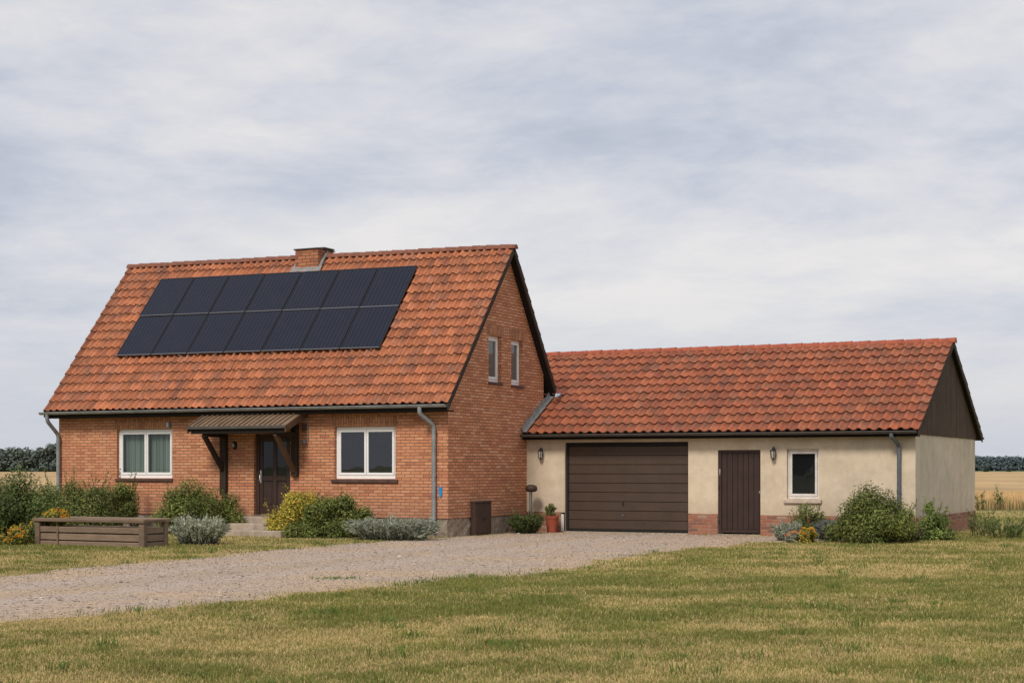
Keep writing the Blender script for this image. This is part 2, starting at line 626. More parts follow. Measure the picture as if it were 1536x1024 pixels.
GW = [(2.07, 2.78, 3.74, 4.88), (3.32, 3.99, 3.72, 4.86)]
gtop = [(0, .44), (D, .44), (D, roof_rear(0, D)-.10), (VR, ZR-.10), (0, roof_front(0, 0)-.10)]
w2 = M().wall(gtop, [rect(g) for g in GW], gfn, .17)
part('gable_wall', w2, MAT['brick_gable'], house)
w3 = M()
w3.add([(-L, p[0], p[1]+(DZL if 0 < i-1 else 0)) for i, p in enumerate(gtop)], [(4, 3, 2, 1, 0)])
w3.add([(0, D, .44), (-L, D, .44), (-L, D, roof_rear(-L, D)-.1), (0, D, roof_rear(0, D)-.1)], [(0, 1, 2, 3)])
part('rear_wall', w3, MAT['brick_gable'], house)

# plinth (rubble concrete, set back 2 cm, rough)
pl = M()
bm = bmesh.new()
seg = []
us = np.linspace(-L, -.02, 60)
vsn = np.linspace(-.0+.02, D, 30)
ring = [(u, .02) for u in us]+[(-.02, v) for v in vsn[1:]]
rows = [0-.05, .12, .24, .36, .47]
for k, z in enumerate(rows):
    for (u, v) in ring:
        j = random.uniform(-.018, .018)
        seg.append((u+j, v+j if v < .05 else v, z))
n = len(ring)
pl.add(seg, [(k*n+i, k*n+i+1, (k+1)*n+i+1, (k+1)*n+i) for k in range(len(rows)-1) for i in range(n-1)])
part('plinth', pl, MAT['rubble'], house, label='grey brown rubble and cement plinth below the brickwork')


# tiles -----------------------------------------------------------
def tiles(name, fsurf, u0, u1, s0, s1, nrow, ncol, pal, seed, mask=None, parent=None, amp=.045, off=(0, 0, 0), dark_top=0.0):
    """fsurf(u,s)->(x,y,z); s grows up the slope in metres; tiles laid in courses"""
    rng = np.random.default_rng(seed)
    cw = (u1-u0)/ncol
    ch = (s1-s0)/nrow
    K = 13
    tt = np.linspace(0, 1, K)
    prof = np.where(tt < .30, np.sin(np.pi*tt/.6)**1.3, np.where(tt < .62, np.cos(np.pi*(tt-.30)/.64)**2, 0)-.32*np.sin(np.pi*np.clip((tt-.42)/.58, 0, 1)))*amp
    V = []
    C = []
    Fq = []
    o = 0
    # surface frame
    def P(u, s, h):
        p = np.array(fsurf(u, s))
        e1 = np.array(fsurf(u+.01, s))-p
        e2 = np.array(fsurf(u, s+.01))-p
        nn = np.cross(e1, e2)
        nn /= np.linalg.norm(nn)
        if nn[2] < 0:
            nn = -nn
        return p, nn
    for i in range(nrow):
        for j in range(ncol):
            uc = u0+(j+.5)*cw
            sc = s0+(i+.5)*ch
            if mask and not mask(uc, sc):
                continue
            p0, nn = P(uc, sc, 0)
            eu = (np.array(fsurf(uc+.05, sc))-np.array(fsurf(uc-.05, sc)))/.1
            es = (np.array(fsurf(uc, sc+.05))-np.array(fsurf(uc, sc-.05)))/.1
            ju, js, jh = rng.normal(0, .0035), rng.normal(0, .005), rng.normal(0, .003)
            rot = rng.normal(0, .009)
            lift = .034
            th = .034
            xs = (tt-.5)*cw*1.03
            top_s = ch*.5+.05
            bot_s = -ch*.5
            rows = []
            for (s_, hh) in ((top_s, 0.0), (0.0, lift*.55), (bot_s+.02, lift), (bot_s, lift-.004), (bot_s, lift-th-.004)):
                h = prof+hh+jh
                if hh == lift-th-.004:
                    h = prof*.96+hh+jh
                pts = p0[None, :]+(xs+ju-rot*s_)[:, None]*eu[None, :]+(s_+js+rot*xs)[:, None]*es[None, :]+h[:, None]*nn[None, :]
                rows.append(pts)
            A = np.concatenate(rows[:4]+[rows[3], rows[4]])
            V.append(A)
            base = np.array(pal[rng.choice(len(pal), p=PALP[len(pal)])])*rng.uniform(.88, 1.12)
            cc = np.repeat(base[None, :], len(A), 0)
            cc[4*K:] *= .12  # lip painted dark as the shadow line below the course
            # darker joints across each tile, and overlap shade painted in at the head
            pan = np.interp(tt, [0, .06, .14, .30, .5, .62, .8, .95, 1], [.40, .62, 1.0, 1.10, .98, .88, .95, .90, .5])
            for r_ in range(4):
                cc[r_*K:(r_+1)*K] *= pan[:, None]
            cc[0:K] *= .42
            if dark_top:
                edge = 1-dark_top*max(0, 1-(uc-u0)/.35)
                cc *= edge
            C.append(cc)
            q = []
            for r_ in (0, 1, 2):
                for k in range(K-1):
                    q.append((o+r_*K+k, o+r_*K+k+1, o+(r_+1)*K+k+1, o+(r_+1)*K+k))
            for k in range(K-1):
                q.append((o+4*K+k, o+4*K+k+1, o+5*K+k+1, o+5*K+k))
            # side lips
            Fq += q
            o += len(A)
    V = np.concatenate(V)-np.array(off)
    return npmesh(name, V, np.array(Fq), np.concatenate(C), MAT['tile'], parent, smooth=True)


PALP = {5: [.38, .30, .2, .07, .05]}
PAL_H = [(.46, .155, .068), (.42, .138, .060), (.49, .174, .081), (.31, .105, .053), (.40, .155, .087)]
PAL_A = [(.375, .108, .047), (.35, .098, .043), (.40, .122, .055), (.28, .078, .039), (.35, .12, .062)]

mF = math.hypot(VR+OE, ZR+DZL/2-ZE)
mR = math.hypot(VE2-VR, ZR+DZL/2-ZE2)


def sf_front(u, s):
    v = -OE+(VR+OE)*s/mF
    return (u, v, roof_front(u, v)+.035)


def sf_rear(u, s):
    v = VE2-(VE2-VR)*s/mR
    return (u, v, roof_rear(u, v)+.035)


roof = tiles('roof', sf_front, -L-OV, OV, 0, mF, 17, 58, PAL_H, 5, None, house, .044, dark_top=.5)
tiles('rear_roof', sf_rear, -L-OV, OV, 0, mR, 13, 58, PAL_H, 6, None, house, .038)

# roof deck (dark timber underside), one prism per slope built as twisted slabs
dk = M()
uL, uR = -L-OV+.03, OV-.03
for fs, va, vb in ((roof_front, -OE+.02, VR), (roof_rear, VR, VE2-.02)):
    vs = []
    for u in (uL, uR):
        for v in (va, vb):
            vs += [(u, v, fs(u, v)), (u, v, fs(u, v)-.11)]
    dk.add(vs, [(0, 2, 6, 4), (1, 5, 7, 3), (0, 1, 3, 2), (4, 6, 7, 5), (0, 4, 5, 1), (2, 3, 7, 6)])
part('roof_deck', dk, MAT['fascia_wood'], roof)

# ridge caps
rc = M()
seglen = .40
nseg = int((L+2*OV)/seglen)+1
for k in range(nseg):
    ua = -L-OV-.02+k*(L+2*OV+.04)/nseg
    ub = ua+(L+2*OV+.04)/nseg+.035
    zc = ridge_z(ua)+.015
    K = 9
    ringA = []
    ringB = []
    jz = random.uniform(-.006, .006)
    for i in range(K):
        a = PI*i/(K-1)
        ringA.append((ua, VR-math.cos(a)*.125, zc-.03+math.sin(a)*.125+jz))
        ringB.append((ub, VR-math.cos(a)*.105, ridge_z(ub)+.015-.03+math.sin(a)*.105+jz))
    rc.add(ringA+ringB, [(i, i+1, K+i+1, K+i) for i in range(K-1)], True)
    rc.add(ringA+[(ua, VR, zc-.05)], [(i+1, i, K) for i in range(K-1)])
    if k == nseg-1:
        rc.add(ringB+[(ub, VR, zc-.05)], [(i, i+1, K) for i in range(K-1)])
part('ridge_cap', rc, MAT['ridge_tile'], roof)

# barge boards
for (u, sgn) in ((OV, 1), (-L-OV, -1)):
    for fs, va, vb in ((roof_front, -OE+.0, VR+.02), (roof_rear, VR-.02, VE2)):
        bb = M()
        e = .03*sgn
        pts = [(u-e, va, fs(u, va)+.045), (u-e, vb, fs(u, vb)+.045), (u-e, vb, fs(u, vb)-.13), (u-e, va, fs(u, va)-.13)]
        bb.prism(pts, (e*1.2, 0, 0))
        part('barge_board', bb, MAT['dark_wood'], roof)
# fascia + soffit at the front eave
fa = M().box((-L-OV+.03, -OE+.02, ZE-.16), (OV-.03, -OE+.045, ZE-.005))
fa.box((-L-OV+.04, -OE+.05, ZE-.15), (OV-.04, -.003, ZE-.12))
part('eave_board', fa, MAT['fascia_wood'], roof)

# chimney
ch = M().box((-6.10, 2.74, 6.3), (-5.38, 3.48, 7.39))
chim = part('chimney', ch, MAT['brick_chimney'], roof)
cc = M().box((-6.14, 2.70, 7.39), (-5.34, 3.52, 7.425), .010)
cc.box((-5.75, 2.92, 7.426), (-5.30, 3.42, 7.456), .008)
part('chimney_cap', cc, MAT['gutter_dark'], roof)
fl = M()
zf = roof_front(-5.8, 2.55)
fl.prism([(-6.22, 2.54, roof_front(-5.8, 2.54)+.125), (-5.24, 2.54, roof_front(-5.8, 2.54)+.125), (-5.28, 2.76, roof_front(-5.8, 2.76)+.135), (-6.20, 2.76, roof_front(-5.8, 2.76)+.135)], (0, .004, .02))
for uu in (-6.13, -5.35):
    fl.prism([(uu-.05, 2.6, roof_front(uu, 2.6)+.08), (uu+.05, 2.6, roof_front(uu, 2.6)+.08), (uu+.05, 3.1, roof_front(uu, 3.1)+.12), (uu-.05, 3.1, roof_front(uu, 3.1)+.12)], (0, 0, .06))
part('chimney_flashing', fl, MAT['lead'], roof)


# gutters ---------------------------------------------------------
def gutter(m, ua, ub, v, z, r=.062, n=9):
    A = []
    for u in (ua, ub):
        for i in range(n):
            a = PI+PI*i/(n-1)
            A.append((u, v+math.cos(a)*r, z+math.sin(a)*r))
        for i in range(n):
            a = 2*PI-PI*i/(n-1)
            A.append((u, v+math.cos(a)*(r-.006), z+math.sin(a)*(r-.006)))
    k = 2*n
    m.add(A, [(i, (i+1) % k, (i+1) % k+k, i+k) for i in range(k)], False)
    for u in (ua, ub):
        m.add([(u, v+math.cos(PI+PI*i/(n-1))*r, z+math.sin(PI+PI*i/(n-1))*r) for i in range(n)], [tuple(range(n))])
    # rolled front bead
    m.tube([(ua, v-r, z), (ub, v-r, z)], .010, 8)
    x = ua+.4
    while x < ub:
        m.tube([(x, v-r-.004, z+.004), (x, v+r, z+.012)], .006, 5)
        x += .8


g = M()
gutter(g, -L-OV-.06, OV-.03, -OE-.075, ZE-.005)
part('gutter', g, MAT['zinc'], house)


def downpipe(pts, r, mat, parent, collars=()):
    """smooth pipe with swept bends"""
    P = [Vector(p) for p in pts]
    out = [P[0]]
    for i in range(1, len(P)-1):
        a, b_, c = P[i-1], P[i], P[i+1]
        d1 = (a-b_).normalized()
        d2 = (c-b_).normalized()
        k = min(.09, (a-b_).length*.45, (c-b_).length*.45)
        for q in np.linspace(0, 1, 6):
            out.append((b_+d1*k)*(1-q)**2+b_*2*q*(1-q)+(b_+d2*k)*q*q)
    out.append(P[-1])
    o = part('downpipe', M().tube(out, r, 14), mat, parent)
    for z in collars:
        cm = M().tube([(P[-2].x, P[-2].y, z-.025), (P[-2].x, P[-2].y, z+.025)], r+.007, 14)
        cm.box((P[-2].x-.012, P[-2].y, z-.012), (P[-2].x+.012, P[-2].y+.08, z+.012))
        part('pipe_clip', cm, mat, o)
    return o


downpipe([(-.52, -OE-.075, ZE-.05), (-.52, -OE-.075, 2.88), (-.34, -.07, 2.62), (-.34, -.07, .5), (-.34, -.07, .16)], .052, MAT['zinc'], house, (2.5, 1.45, .45))
downpipe([(-L-.02, -OE-.075, ZE-.05), (-L-.02, -OE-.075, 2.86), (-L+.05, -.08, 2.5), (-L+.05, -.08, 1.2), (-L+.05, -.08, .1)], .052, MAT['zinc'], house, (2.35, 1.5))


# windows ----------------------------------------------------------
def casement(name_parent, r, fn, setback, nleaf, fmat, pane, parent, sill=None, curtain=None, fw=.075, label=None):
    """window filling rect r (a0,a1,z0,z1); fn(a,z,d)->xyz with d = depth into the wall"""
    a0, a1, z0, z1 = r
    fm = M()

    def fbox(m, aa, ab, za, zb, d0, d1, bev=.006):
        p = fn(aa, za, d0)
        q = fn(ab, zb, d1)
        m.box(p, q, bev)
    g_ = .003
    d0, d1 = setback, setback+.06
    fbox(fm, a0+g_, a1-g_, z1-fw, z1-g_, d0, d1)
    fbox(fm, a0+g_, a1-g_, z0+g_, z0+fw*1.15, d0, d1)
    fbox(fm, a0+g_, a0+fw, z0+fw*1.15+.001, z1-fw-.001, d0, d1)
    fbox(fm, a1-fw, a1-g_, z0+fw*1.15+.001, z1-fw-.001, d0, d1)
    win = part('window', fm, fmat, parent, label=label)
    wdt = (a1-a0-2*fw)/nleaf
    for i in range(nleaf):
        x0 = a0+fw+i*wdt
        x1 = x0+wdt
        s = .055
        sm = M()
        za, zb = z0+fw*1.15+.004, z1-fw-.004
        x0 += .004
        x1 -= .004
        e0, e1 = d0-.012, d0+.045
        fbox(sm, x0, x1, zb-s, zb, e0, e1)
        fbox(sm, x0, x1, za, za+s*1.15, e0, e1)
        fbox(sm, x0, x0+s, za+s*1.15+.001, zb-s-.001, e0, e1)
        fbox(sm, x1-s, x1, za+s*1.15+.001, zb-s-.001, e0, e1)
        part('sash', sm, fmat, win)
        pm = M()
        pts = [fn(x0+s-.003, za+s, d0+.018), fn(x1-s+.003, za+s, d0+.018), fn(x1-s+.003, zb-s+.003, d0+.018), fn(x0+s-.003, zb-s+.003, d0+.018)]
        pm.add(pts, [(0, 1, 2, 3)])
        part('pane', pm, pane, win)
    if sill:
        smat, proj_, hh, ex = sill
        sm = M()
        fbox(sm, a0-ex, a1+ex, z0-hh, z0-.004, -proj_, setback+.02, .008)
        part('window_sill', sm, smat, win)
    if curtain:
        cm = M()
        for (ca, cb) in curtain:
            n_ = 70
            vs = []
            for i in range(n_+1):
                a = ca+(cb-ca)*i/n_
                d = setback+.16+.03*math.sin(i*.9+math.sin(i*.37)*1.5)+.012*math.sin(i*2.3)
                vs += [fn(a, z0-.1, d), fn(a, z1+.1, d)]
            cm.add(vs, [(2*i, 2*i+2, 2*i+3, 2*i+1) for i in range(n_)], True)
        part('curtain', cm, MAT['curtain'], win)
    return win


casement('w', WIN_L, ffn, .085, 2, MAT['white_paint'], MAT['pane_clear'], house, (MAT['sill_brown'], .05, .075, .03), [(-9.85, -8.92), (-8.88, -7.95)], label='white two leaf window with pale green curtains drawn behind the glass')
casement('w', WIN_R, ffn, .085, 2, MAT['white_paint'], MAT['pane'], house, (MAT['sill_brown'], .05, .085, .08), label='white two leaf window with dark reflecting panes')
for gr_ in GW:
    casement('w', gr_, gfn, .105, 1, MAT['white_paint'], MAT['pane_net'], house, (MAT['sill_brown'], .04, .07, .02), fw=.06)

# soldier course lintels (3 mm proud)
for (a0, a1, z0, z1) in ((WIN_L[0]-.06, WIN_L[1]-.06, WIN_L[3]+.005, 2.90), (WIN_R[0]-.08, WIN_R[1]+.08, WIN_R[3]+.005, 2.90)):
    part('brick_lintel', M().box((a0, -.006, z0), (a1, .05, z1)), MAT['brick_soldier'], front_wall)
for gr_ in GW:
    part('brick_lintel', M().box((-.05, gr_[0]-.10, gr_[3]+.005), (.006, gr_[1]+.10, gr_[3]+.26)), MAT['brick_soldier'], front_wall)

# front door -------------------------------------------------------
dm = M()
a0, a1, z0, z1 = DOOR
d0 = .10
dm.box((a0+.003, d0, z0+.01), (a0+.09, d0+.07, z1-.003), .006)
dm.box((a1-.09, d0, z0+.01), (a1-.003, d0+.07, z1-.003), .006)
dm.box((a0+.091, d0, z1-.09), (a1-.091, d0+.07, z1-.003), .006)
door = part('front_door', dm, MAT['door_brown'], house, label='dark brown front door with two tall glass lights above two panels')
lf = M()
x0, x1 = a0+.095, a1-.095
zb, zt = z0+.03, z1-.095
mid = (x0+x1)/2
zc = z0+.92
e0, e1 = d0+.02, d0+.065
for (xa, xb, za, zbb) in ((x0, x0+.09, zb, zt), (x1-.09, x1, zb, zt), (mid-.055, mid+.055, zb+.20, zt-.10), (x0+.09, x1-.09, zt-.10, zt), (x0+.09, x1-.09, zb, zb+.20), ):
    lf.box((xa+.0005, e0, za+.0005), (xb-.0005, e1, zbb-.0005), .005)
for s_ in (-1, 1):
    xa, xb = (x0+.09, mid-.055) if s_ < 0 else (mid+.055, x1-.09)
    lf.box((xa+.001, e0, zc-.06), (xb-.001, e1, zc+.06), .005)
    lf.box((xa+.001, e0+.025, zb+.20), (xb-.001, e1-.005, zc-.06))
    lf.box((xa+.04, e0+.008, zb+.24), (xb-.04, e0+.03, zc-.10), .008)
part('door_leaf', lf, MAT['door_brown'], door)
for s_ in (-1, 1):
    xa, xb = (x0+.09, mid-.055) if s_ < 0 else (mid+.055, x1-.09)
    part('pane', M().box((xa+.001, e0+.02, zc+.06), (xb-.001, e0+.028, zt-.10)), MAT['pane_door'], door)
hm = M().box((x0+.012, e0-.012, z0+.80), (x0+.05, e0-.001, z0+1.12), .004)
hm.tube([(x0+.03, e0-.01, z0+1.02), (x0+.03, e0-.05, z0+1.02), (x0+.03, e0-.05, z0+.86)], .011, 8)
part('handle', hm, MAT['chrome'], door)
part('threshold', M().box((a0+.003, -.05, z0-.02), (a1-.003, d0+.09, z0+.009), .005), MAT['sill_brown'], door)

# steps
st = M()
for (va, z, uu) in ((-.62, .44, .30), (-1.12, .295, .45), (-1.66, .148, .58)):
    st.box((-5.48-uu, va, -.05), (-4.40+uu*1.5, -.002, z), .018, .006)
part('steps', st, MAT['concrete'], house, label='three worn concrete steps up to the front door')

# canopy -----------------------------------------------------------
UA, UB = -6.76, -3.90
VF, ZT, ZF = -.95, 3.01, 2.59
cp = M()
ns = 19
sl = (ZT-ZF)/(0-VF)
for k in range(ns):
    ua = UA+(UB-UA)*k/ns
    ub = UA+(UB-UA)*(k+1)/ns
    j = random.uniform(-.004, .004)
    jj = random.uniform(-.012, .012)
    cp.prism([(ua+.004, VF+jj, ZF+.045+j), (ub-.004, VF+jj, ZF+.045+j), (ub-.004, -.005, ZT+.045+j), (ua+.004, -.005, ZT+.045+j)], (0, 0, .016))
    cp.bar((ua, VF-.01+jj, ZF+.068), (ua, -.008, ZT+.066), .034, .05, .006)
canopy = part('porch_canopy', cp, MAT['canopy_sheet'], house, label='small lean-to porch roof of weathered brown strips over the front door')
cd = M()
cd.prism([(UA+.02, VF+.02, ZF+.040), (UB-.02, VF+.02, ZF+.040), (UB-.02, -.01, ZT+.040), (UA+.02, -.01, ZT+.040)], (0, 0, -.03))
cd.box((UA+.05, VF+.03, ZF-.13), (UB-.05, VF+.11, ZF+.005), .006)
part('canopy_deck', cd, MAT['fascia_wood'], canopy)
for k in range(5):
    u = UA+.25+(UB-UA-.5)*k/4
    part('rafter', M().bar((u, VF+.115, ZF-.03), (u, -.012, ZT-.05), .06, .09), MAT['dark_wood'], canopy)
for u, mt in ((UA-.012, 'dark_wood'), (UB+.012, 'brown_wood')):
    part('side_board', M().prism([(u-.014, VF-.02, ZF+.05), (u-.014, -.006, ZT+.05), (u-.014, -.006, ZT-.13), (u-.014, VF-.02, ZF-.11)], (.028, 0, 0)), MAT[mt], canopy)
part('edge_strip', M().box((UA-.02, VF-.035, ZF-.015), (UB+.02, VF-.016, ZF+.055), .004), MAT['gutter_dark'], canopy)
part('wall_flashing', M().prism([(UA+.05, -.09, ZT+.055), (UB-.02, -.09, ZT+.055), (UB-.02, -.006, ZT+.105), (UA+.05, -.006, ZT+.105)], (0, 0, .012)), MAT['lead'], canopy)
for (ua, ub, z0_, z1_) in ((-6.45, -6.26, .95, 2.66), (-4.32, -4.14, 1.42, 2.72)):
    uc = (ua+ub)/2
    part('post', M().box((ua, -.11, z0_), (ub, -.003, z1_), .01), MAT['post_wood'], canopy)
    part('brace', M().bar((uc, -.09, z0_+.12 if z0_ > 1.2 else 1.58), (uc-.02, VF+.10, ZF-.14), .10, .11, .008), MAT['post_wood'] if ua < -5 else MAT['brown_wood'], canopy)
    part('beam', M().box((ua+.02, VF+.115, ZF-.20), (ub-.02, -.004, ZF-.09), .008), MAT['post_wood'], canopy)


# ------------------------------------------------------------------ wall lamps etc. (top-level things)
def lantern(u, v, z, label):
    t_ = thing('wall_lantern', label, 'lantern', L2W(u, v, z), group='black wall lanterns on the stucco annex')
    part('bracket', M().box((-.035, -.018, -.06), (.035, -.002, .12), .005).tube([(0, -.012, .09), (0, -.06, .17), (0, -.115, .15)], .010, 8), MAT['black_metal'], t_)
    c = M()
    c.lathe((0, -.115, 0), [(.0, .16), (.018, .15), (.022, .11), (.085, .075), (.088, .062), (.0, .062)], 6, False)
    c.lathe((0, -.115, 0), [(.0, -.20), (.014, -.195), (.02, -.17), (.06, -.15), (.062, -.138), (.0, -.138)], 6, False)
    for k in range(6):
        a = 2*PI*k/6
        c.bar((.058*math.cos(a), -.115+.058*math.sin(a), -.14), (.076*math.cos(a), -.115+.076*math.sin(a), .065), .011, .011)
    part('lantern_cage', c, MAT['black_metal'], t_)
    part('lantern_glass', M().lathe((0, -.115, 0), [(.0, -.135), (.050, -.135), (.066, .06), (.0, .06)], 6, False), MAT['lamp_glass'], t_)
    t_.scale = (.88, .88, .88)
    return t_


VA = 4.22
lantern(.43, VA, 2.0, 'black lantern on the beige wall left of the garage door')
lantern(6.55, VA, 1.98, 'black lantern on the beige wall between the side door and small window')

t_ = thing('bulkhead_lamp', 'small oval dark lamp on the brick wall under the porch canopy beside the front door', 'lamp', L2W(-6.05, 0, 2.19))
b_ = M()
b_.lathe((0, 0, 0), [(0, -.075), (.05, -.075), (.078, -.04), (.085, .0)], 16)
bp = M()
bp.v = [(x*.8, -.004+z_ if False else -.002-abs(z_), y*1.3) for (x, y, z_) in b_.v]
bp.f = b_.f
bp.s = b_.s
part('lamp_body', bp, MAT['black_metal'], t_)
gl_ = M()
gl_.v = [(x*.55, y_*.99-.018, z_*.72) for (x, y_, z_) in bp.v]
gl_.f = bp.f
gl_.s = bp.s
part('lamp_glass', gl_, MAT['lamp_glass'], t_)

t_ = thing('flood_lamp', 'small outdoor lamp below a metal pipe on the brick wall right of the porch', 'lamp', L2W(-3.93, 0, 2.25))
part('conduit', M().tube([(.06, -.02, .02), (.06, -.02, .60)], .011, 8), MAT['zinc'], t_)
part('junction_box', M().box((-.09, -.07, .28), (.015, -.003, .44), .01), MAT['sill_brown'], t_)
part('lamp_head', M().lathe((-.02, -.07, -.05), [(0, -.02), (.03, -.02), (.055, .02), (.06, .07), (.03, .10), (0, .10)], 14), MAT['zinc_dark'], t_)

t_ = thing('blue_tag', 'small bright blue plastic tag on the brick corner beside the downpipe', 'tag', L2W(-.19, 0, 1.06))
part('tag_body', M().prism([(-.045, -.006, .12), (.045, -.006, .12), (.030, -.006, -.11), (-.028, -.006, -.11)], (0, -.02, 0)), MAT['blue_plastic'], t_)
part('tag_hook', M().tube([(0, -.004, .16), (0, -.02, .15), (0, -.018, .12)], .006, 6), MAT['chrome'], t_)

t_ = thing('alarm_box', 'tiny pale blue box at the top right corner of the curtained window', 'box', L2W(-8.10, 0, 2.72))
part('box_body', M().box((-.055, -.045, -.05), (.0, -.007, .07), .006), MAT['pale_plastic'], t_)
part('box_lens', M().box((.004, -.05, -.05), (.055, -.007, .07), .006), MAT['zinc_dark'], t_)

# meter cabinet on the gable
t_ = thing('meter_cabinet', 'dark brown upright utility cabinet with two doors against the brick gable plinth', 'cabinet', L2W(.005, 1.13, 0))
cb = M().box((.0, 0, .03), (.12, .84, .80), .008)
part('cabinet_body', cb, MAT['cabinet'], t_)
for k in (0, 1):
    dd = part('cabinet_door', M().box((.1205, .025+k*.40, .06), (.136, .415+k*.40, .765), .005), MAT['cabinet'], t_)
    part('handle', M().box((.136, .37+k*.08, .36), (.15, .385+k*.08, .46), .003), MAT['black_metal'], dd)
part('cabinet_lid', M().box((-.0, -.02, .801), (.15, .86, .84), .008), MAT['sill_brown'], t_)

# garden light on a post
t_ = thing('garden_light', 'brown domed garden light on a thin metal post at the corner of house and annex', 'light', L2W(.34, 3.78, 0))
part('post', M().tube([(0, 0, 0), (0, 0, 1.06)], .021, 10).tube([(-.05, .0, .0), (-.05, 0, 1.05)], .010, 8), MAT['zinc_dark'], t_)
part('lamp_head', M().lathe((0, 0, 1.03), [(0, -.01), (.10, -.005), (.15, .03), (.155, .09), (.13, .15), (.05, .175), (0, .18)], 18), MAT['cabinet'], t_)

# ------------------------------------------------------------------ ANNEX
AL, AD = 9.89, 7.42
AZE, AZR = 2.46, 4.778
AO, AE = .15, .30
AVR = VA+AD/2
annex = thing('garage_annex', 'low beige stucco garage annex with long red tiled roof and brown boarded gable', 'garage', L2W(0, VA, 0))
AOFF = (0, VA, 0)


def ar_front(v):
    return AZE+(AZR-AZE)*(v-(VA-AE))/(AVR-(VA-AE))


def ar_rear(v):
    return AZR-(AZR-AZE)*(v-AVR)/(AD/2+AE)


GD = (1.07, 4.38, .03, 2.27)
SD = (5.14, 6.21, .03, 2.06)
AW = (6.86, 7.63, .89, 2.07)


def afn(a, b2, d):
    return (a, VA+d, b2)


w = M().wall([(.0, .5), (GD[0], .5), (GD[0], GD[3]), (GD[1], GD[3]), (GD[1], .5), (SD[0], .5), (SD[0], SD[3]), (SD[1], SD[3]), (SD[1], .5), (AL, .5), (AL, ar_front(VA)+.0), (0, ar_front(VA))], [rect(AW)], afn, .16)
for r_ in (GD, SD):      # door reveals
    w.add([(r_[0], VA, 0), (r_[0], VA+.2, 0), (r_[0], VA+.2, r_[3]), (r_[0], VA, r_[3])], [(0, 1, 2, 3)])
    w.add([(r_[1], VA, 0), (r_[1], VA+.2, 0), (r_[1], VA+.2, r_[3]), (r_[1], VA, r_[3])], [(0, 1, 2, 3)])
    w.add([(r_[0], VA, r_[3]), (r_[0], VA+.2, r_[3]), (r_[1], VA+.2, r_[3]), (r_[1], VA, r_[3])], [(0, 1, 2, 3)])
part('front_wall', w, MAT['stucco'], annex, AOFF)
w = M()
w.add([(AL, VA, .46), (AL, VA+AD, .46), (AL, VA+AD, ar_rear(VA+AD)-.03), (AL, VA, ar_front(VA)-.03)], [(0, 1, 2, 3)])
part('side_wall', w, MAT['stucco_side'], annex, AOFF)
w = M()
w.add([(-3, VA+AD, 0), (AL, VA+AD, 0), (AL, VA+AD, ar_rear(VA+AD)), (-3, VA+AD, ar_rear(VA+AD))], [(0, 1, 2, 3)])
w.add([(-3, 5.9, 0), (-3, VA+AD, 0), (-3, VA+AD, ar_rear(VA+AD)), (-3, AVR, AZR-.05), (-3, 5.9, ar_front(5.9))], [(0, 1, 2, 3, 4)])
w.add([(-3, 5.9, 0), (0.05, 5.9, 0), (0.05, 5.9, ar_front(5.9)-.1), (-3, 5.9, ar_front(5.9)-.1)], [(0, 1, 2, 3)])
w.add([(0.05, 5.24, 0), (0.05, 5.9, 0), (0.05, 5.9, ar_front(5.9)-.1), (0.05, 5.24, ar_front(5.24)-.1)], [(0, 1, 2, 3)])
part('rear_wall', w, MAT['stucco_side'], annex, AOFF)
# brick plinth, proud of the stucco by 1.5 cm
for (a, b2) in ((.03, GD[0]-.10), (GD[1]+.0, SD[0]), (SD[1], AL+.0)):
    pm = M()
    e = .014
    pm.box((a+.004, VA-e, -.04), (b2-.004 if b2 < AL else AL+e, VA+.12, .515 if b2 < AL else .50))
    part('brick_plinth', pm, MAT['brick_plinth'], annex, AOFF)
pm = M().box((AL-.1, VA+.121, -.04), (AL+.016, VA+AD+.01, .475))
part('brick_plinth', pm, MAT['brick_plinth'], annex, AOFF)
part('broken_render', M().box((GD[0]-.095, VA-.03, 0), (GD[0]-.02, VA-.001, .46), .012, .012), MAT['old_white'], annex, AOFF)

# timber gable
gc = M()
nb = 62
vA, vB = VA-.02, VA+AD+.02
for k in range(nb):
    va = vA+(vB-vA)*k/nb
    vb = vA+(vB-vA)*(k+1)/nb
    vm = (va+vb)/2
    f = lambda v: min(ar_front(v), ar_rear(v))-.06
    e = .028+random.uniform(-.004, .004)
    zb_ = 2.40+random.uniform(-.006, .006)
    if f(va+.012) < zb_ and f(vb-.012) < zb_:
        continue
    gc.prism([(AL+.002, va+.006, zb_), (AL+.002, vb-.006, zb_), (AL+.002, vb-.006, max(zb_+.01, f(vb-.006))), (AL+.002, va+.006, max(zb_+.01, f(va+.006)))], (e, 0, 0))
gc.add([(AL+.004, vA, 2.41), (AL+.004, vB, 2.41), (AL+.004, AVR, AZR-.08)], [(0, 1, 2)])
part('gable_boarding', gc, MAT['clad_wood'], annex, AOFF)

# annex roof tiles
mA = math.hypot(AVR-(VA-AE), AZR-AZE)


def sa_front(u, s):
    v = VA-AE+(AVR-VA+AE)*s/mA
    return (u, v, ar_front(v)+.035)


def sa_rear(u, s):
    v = VA+AD+AE-(AD/2+AE)*s/mA
    return (u, v, ar_rear(v)+.035)


def amask(u, s):
    v = VA-AE+(AVR-VA+AE)*s/mA
    return u > .1 or v > 5.75


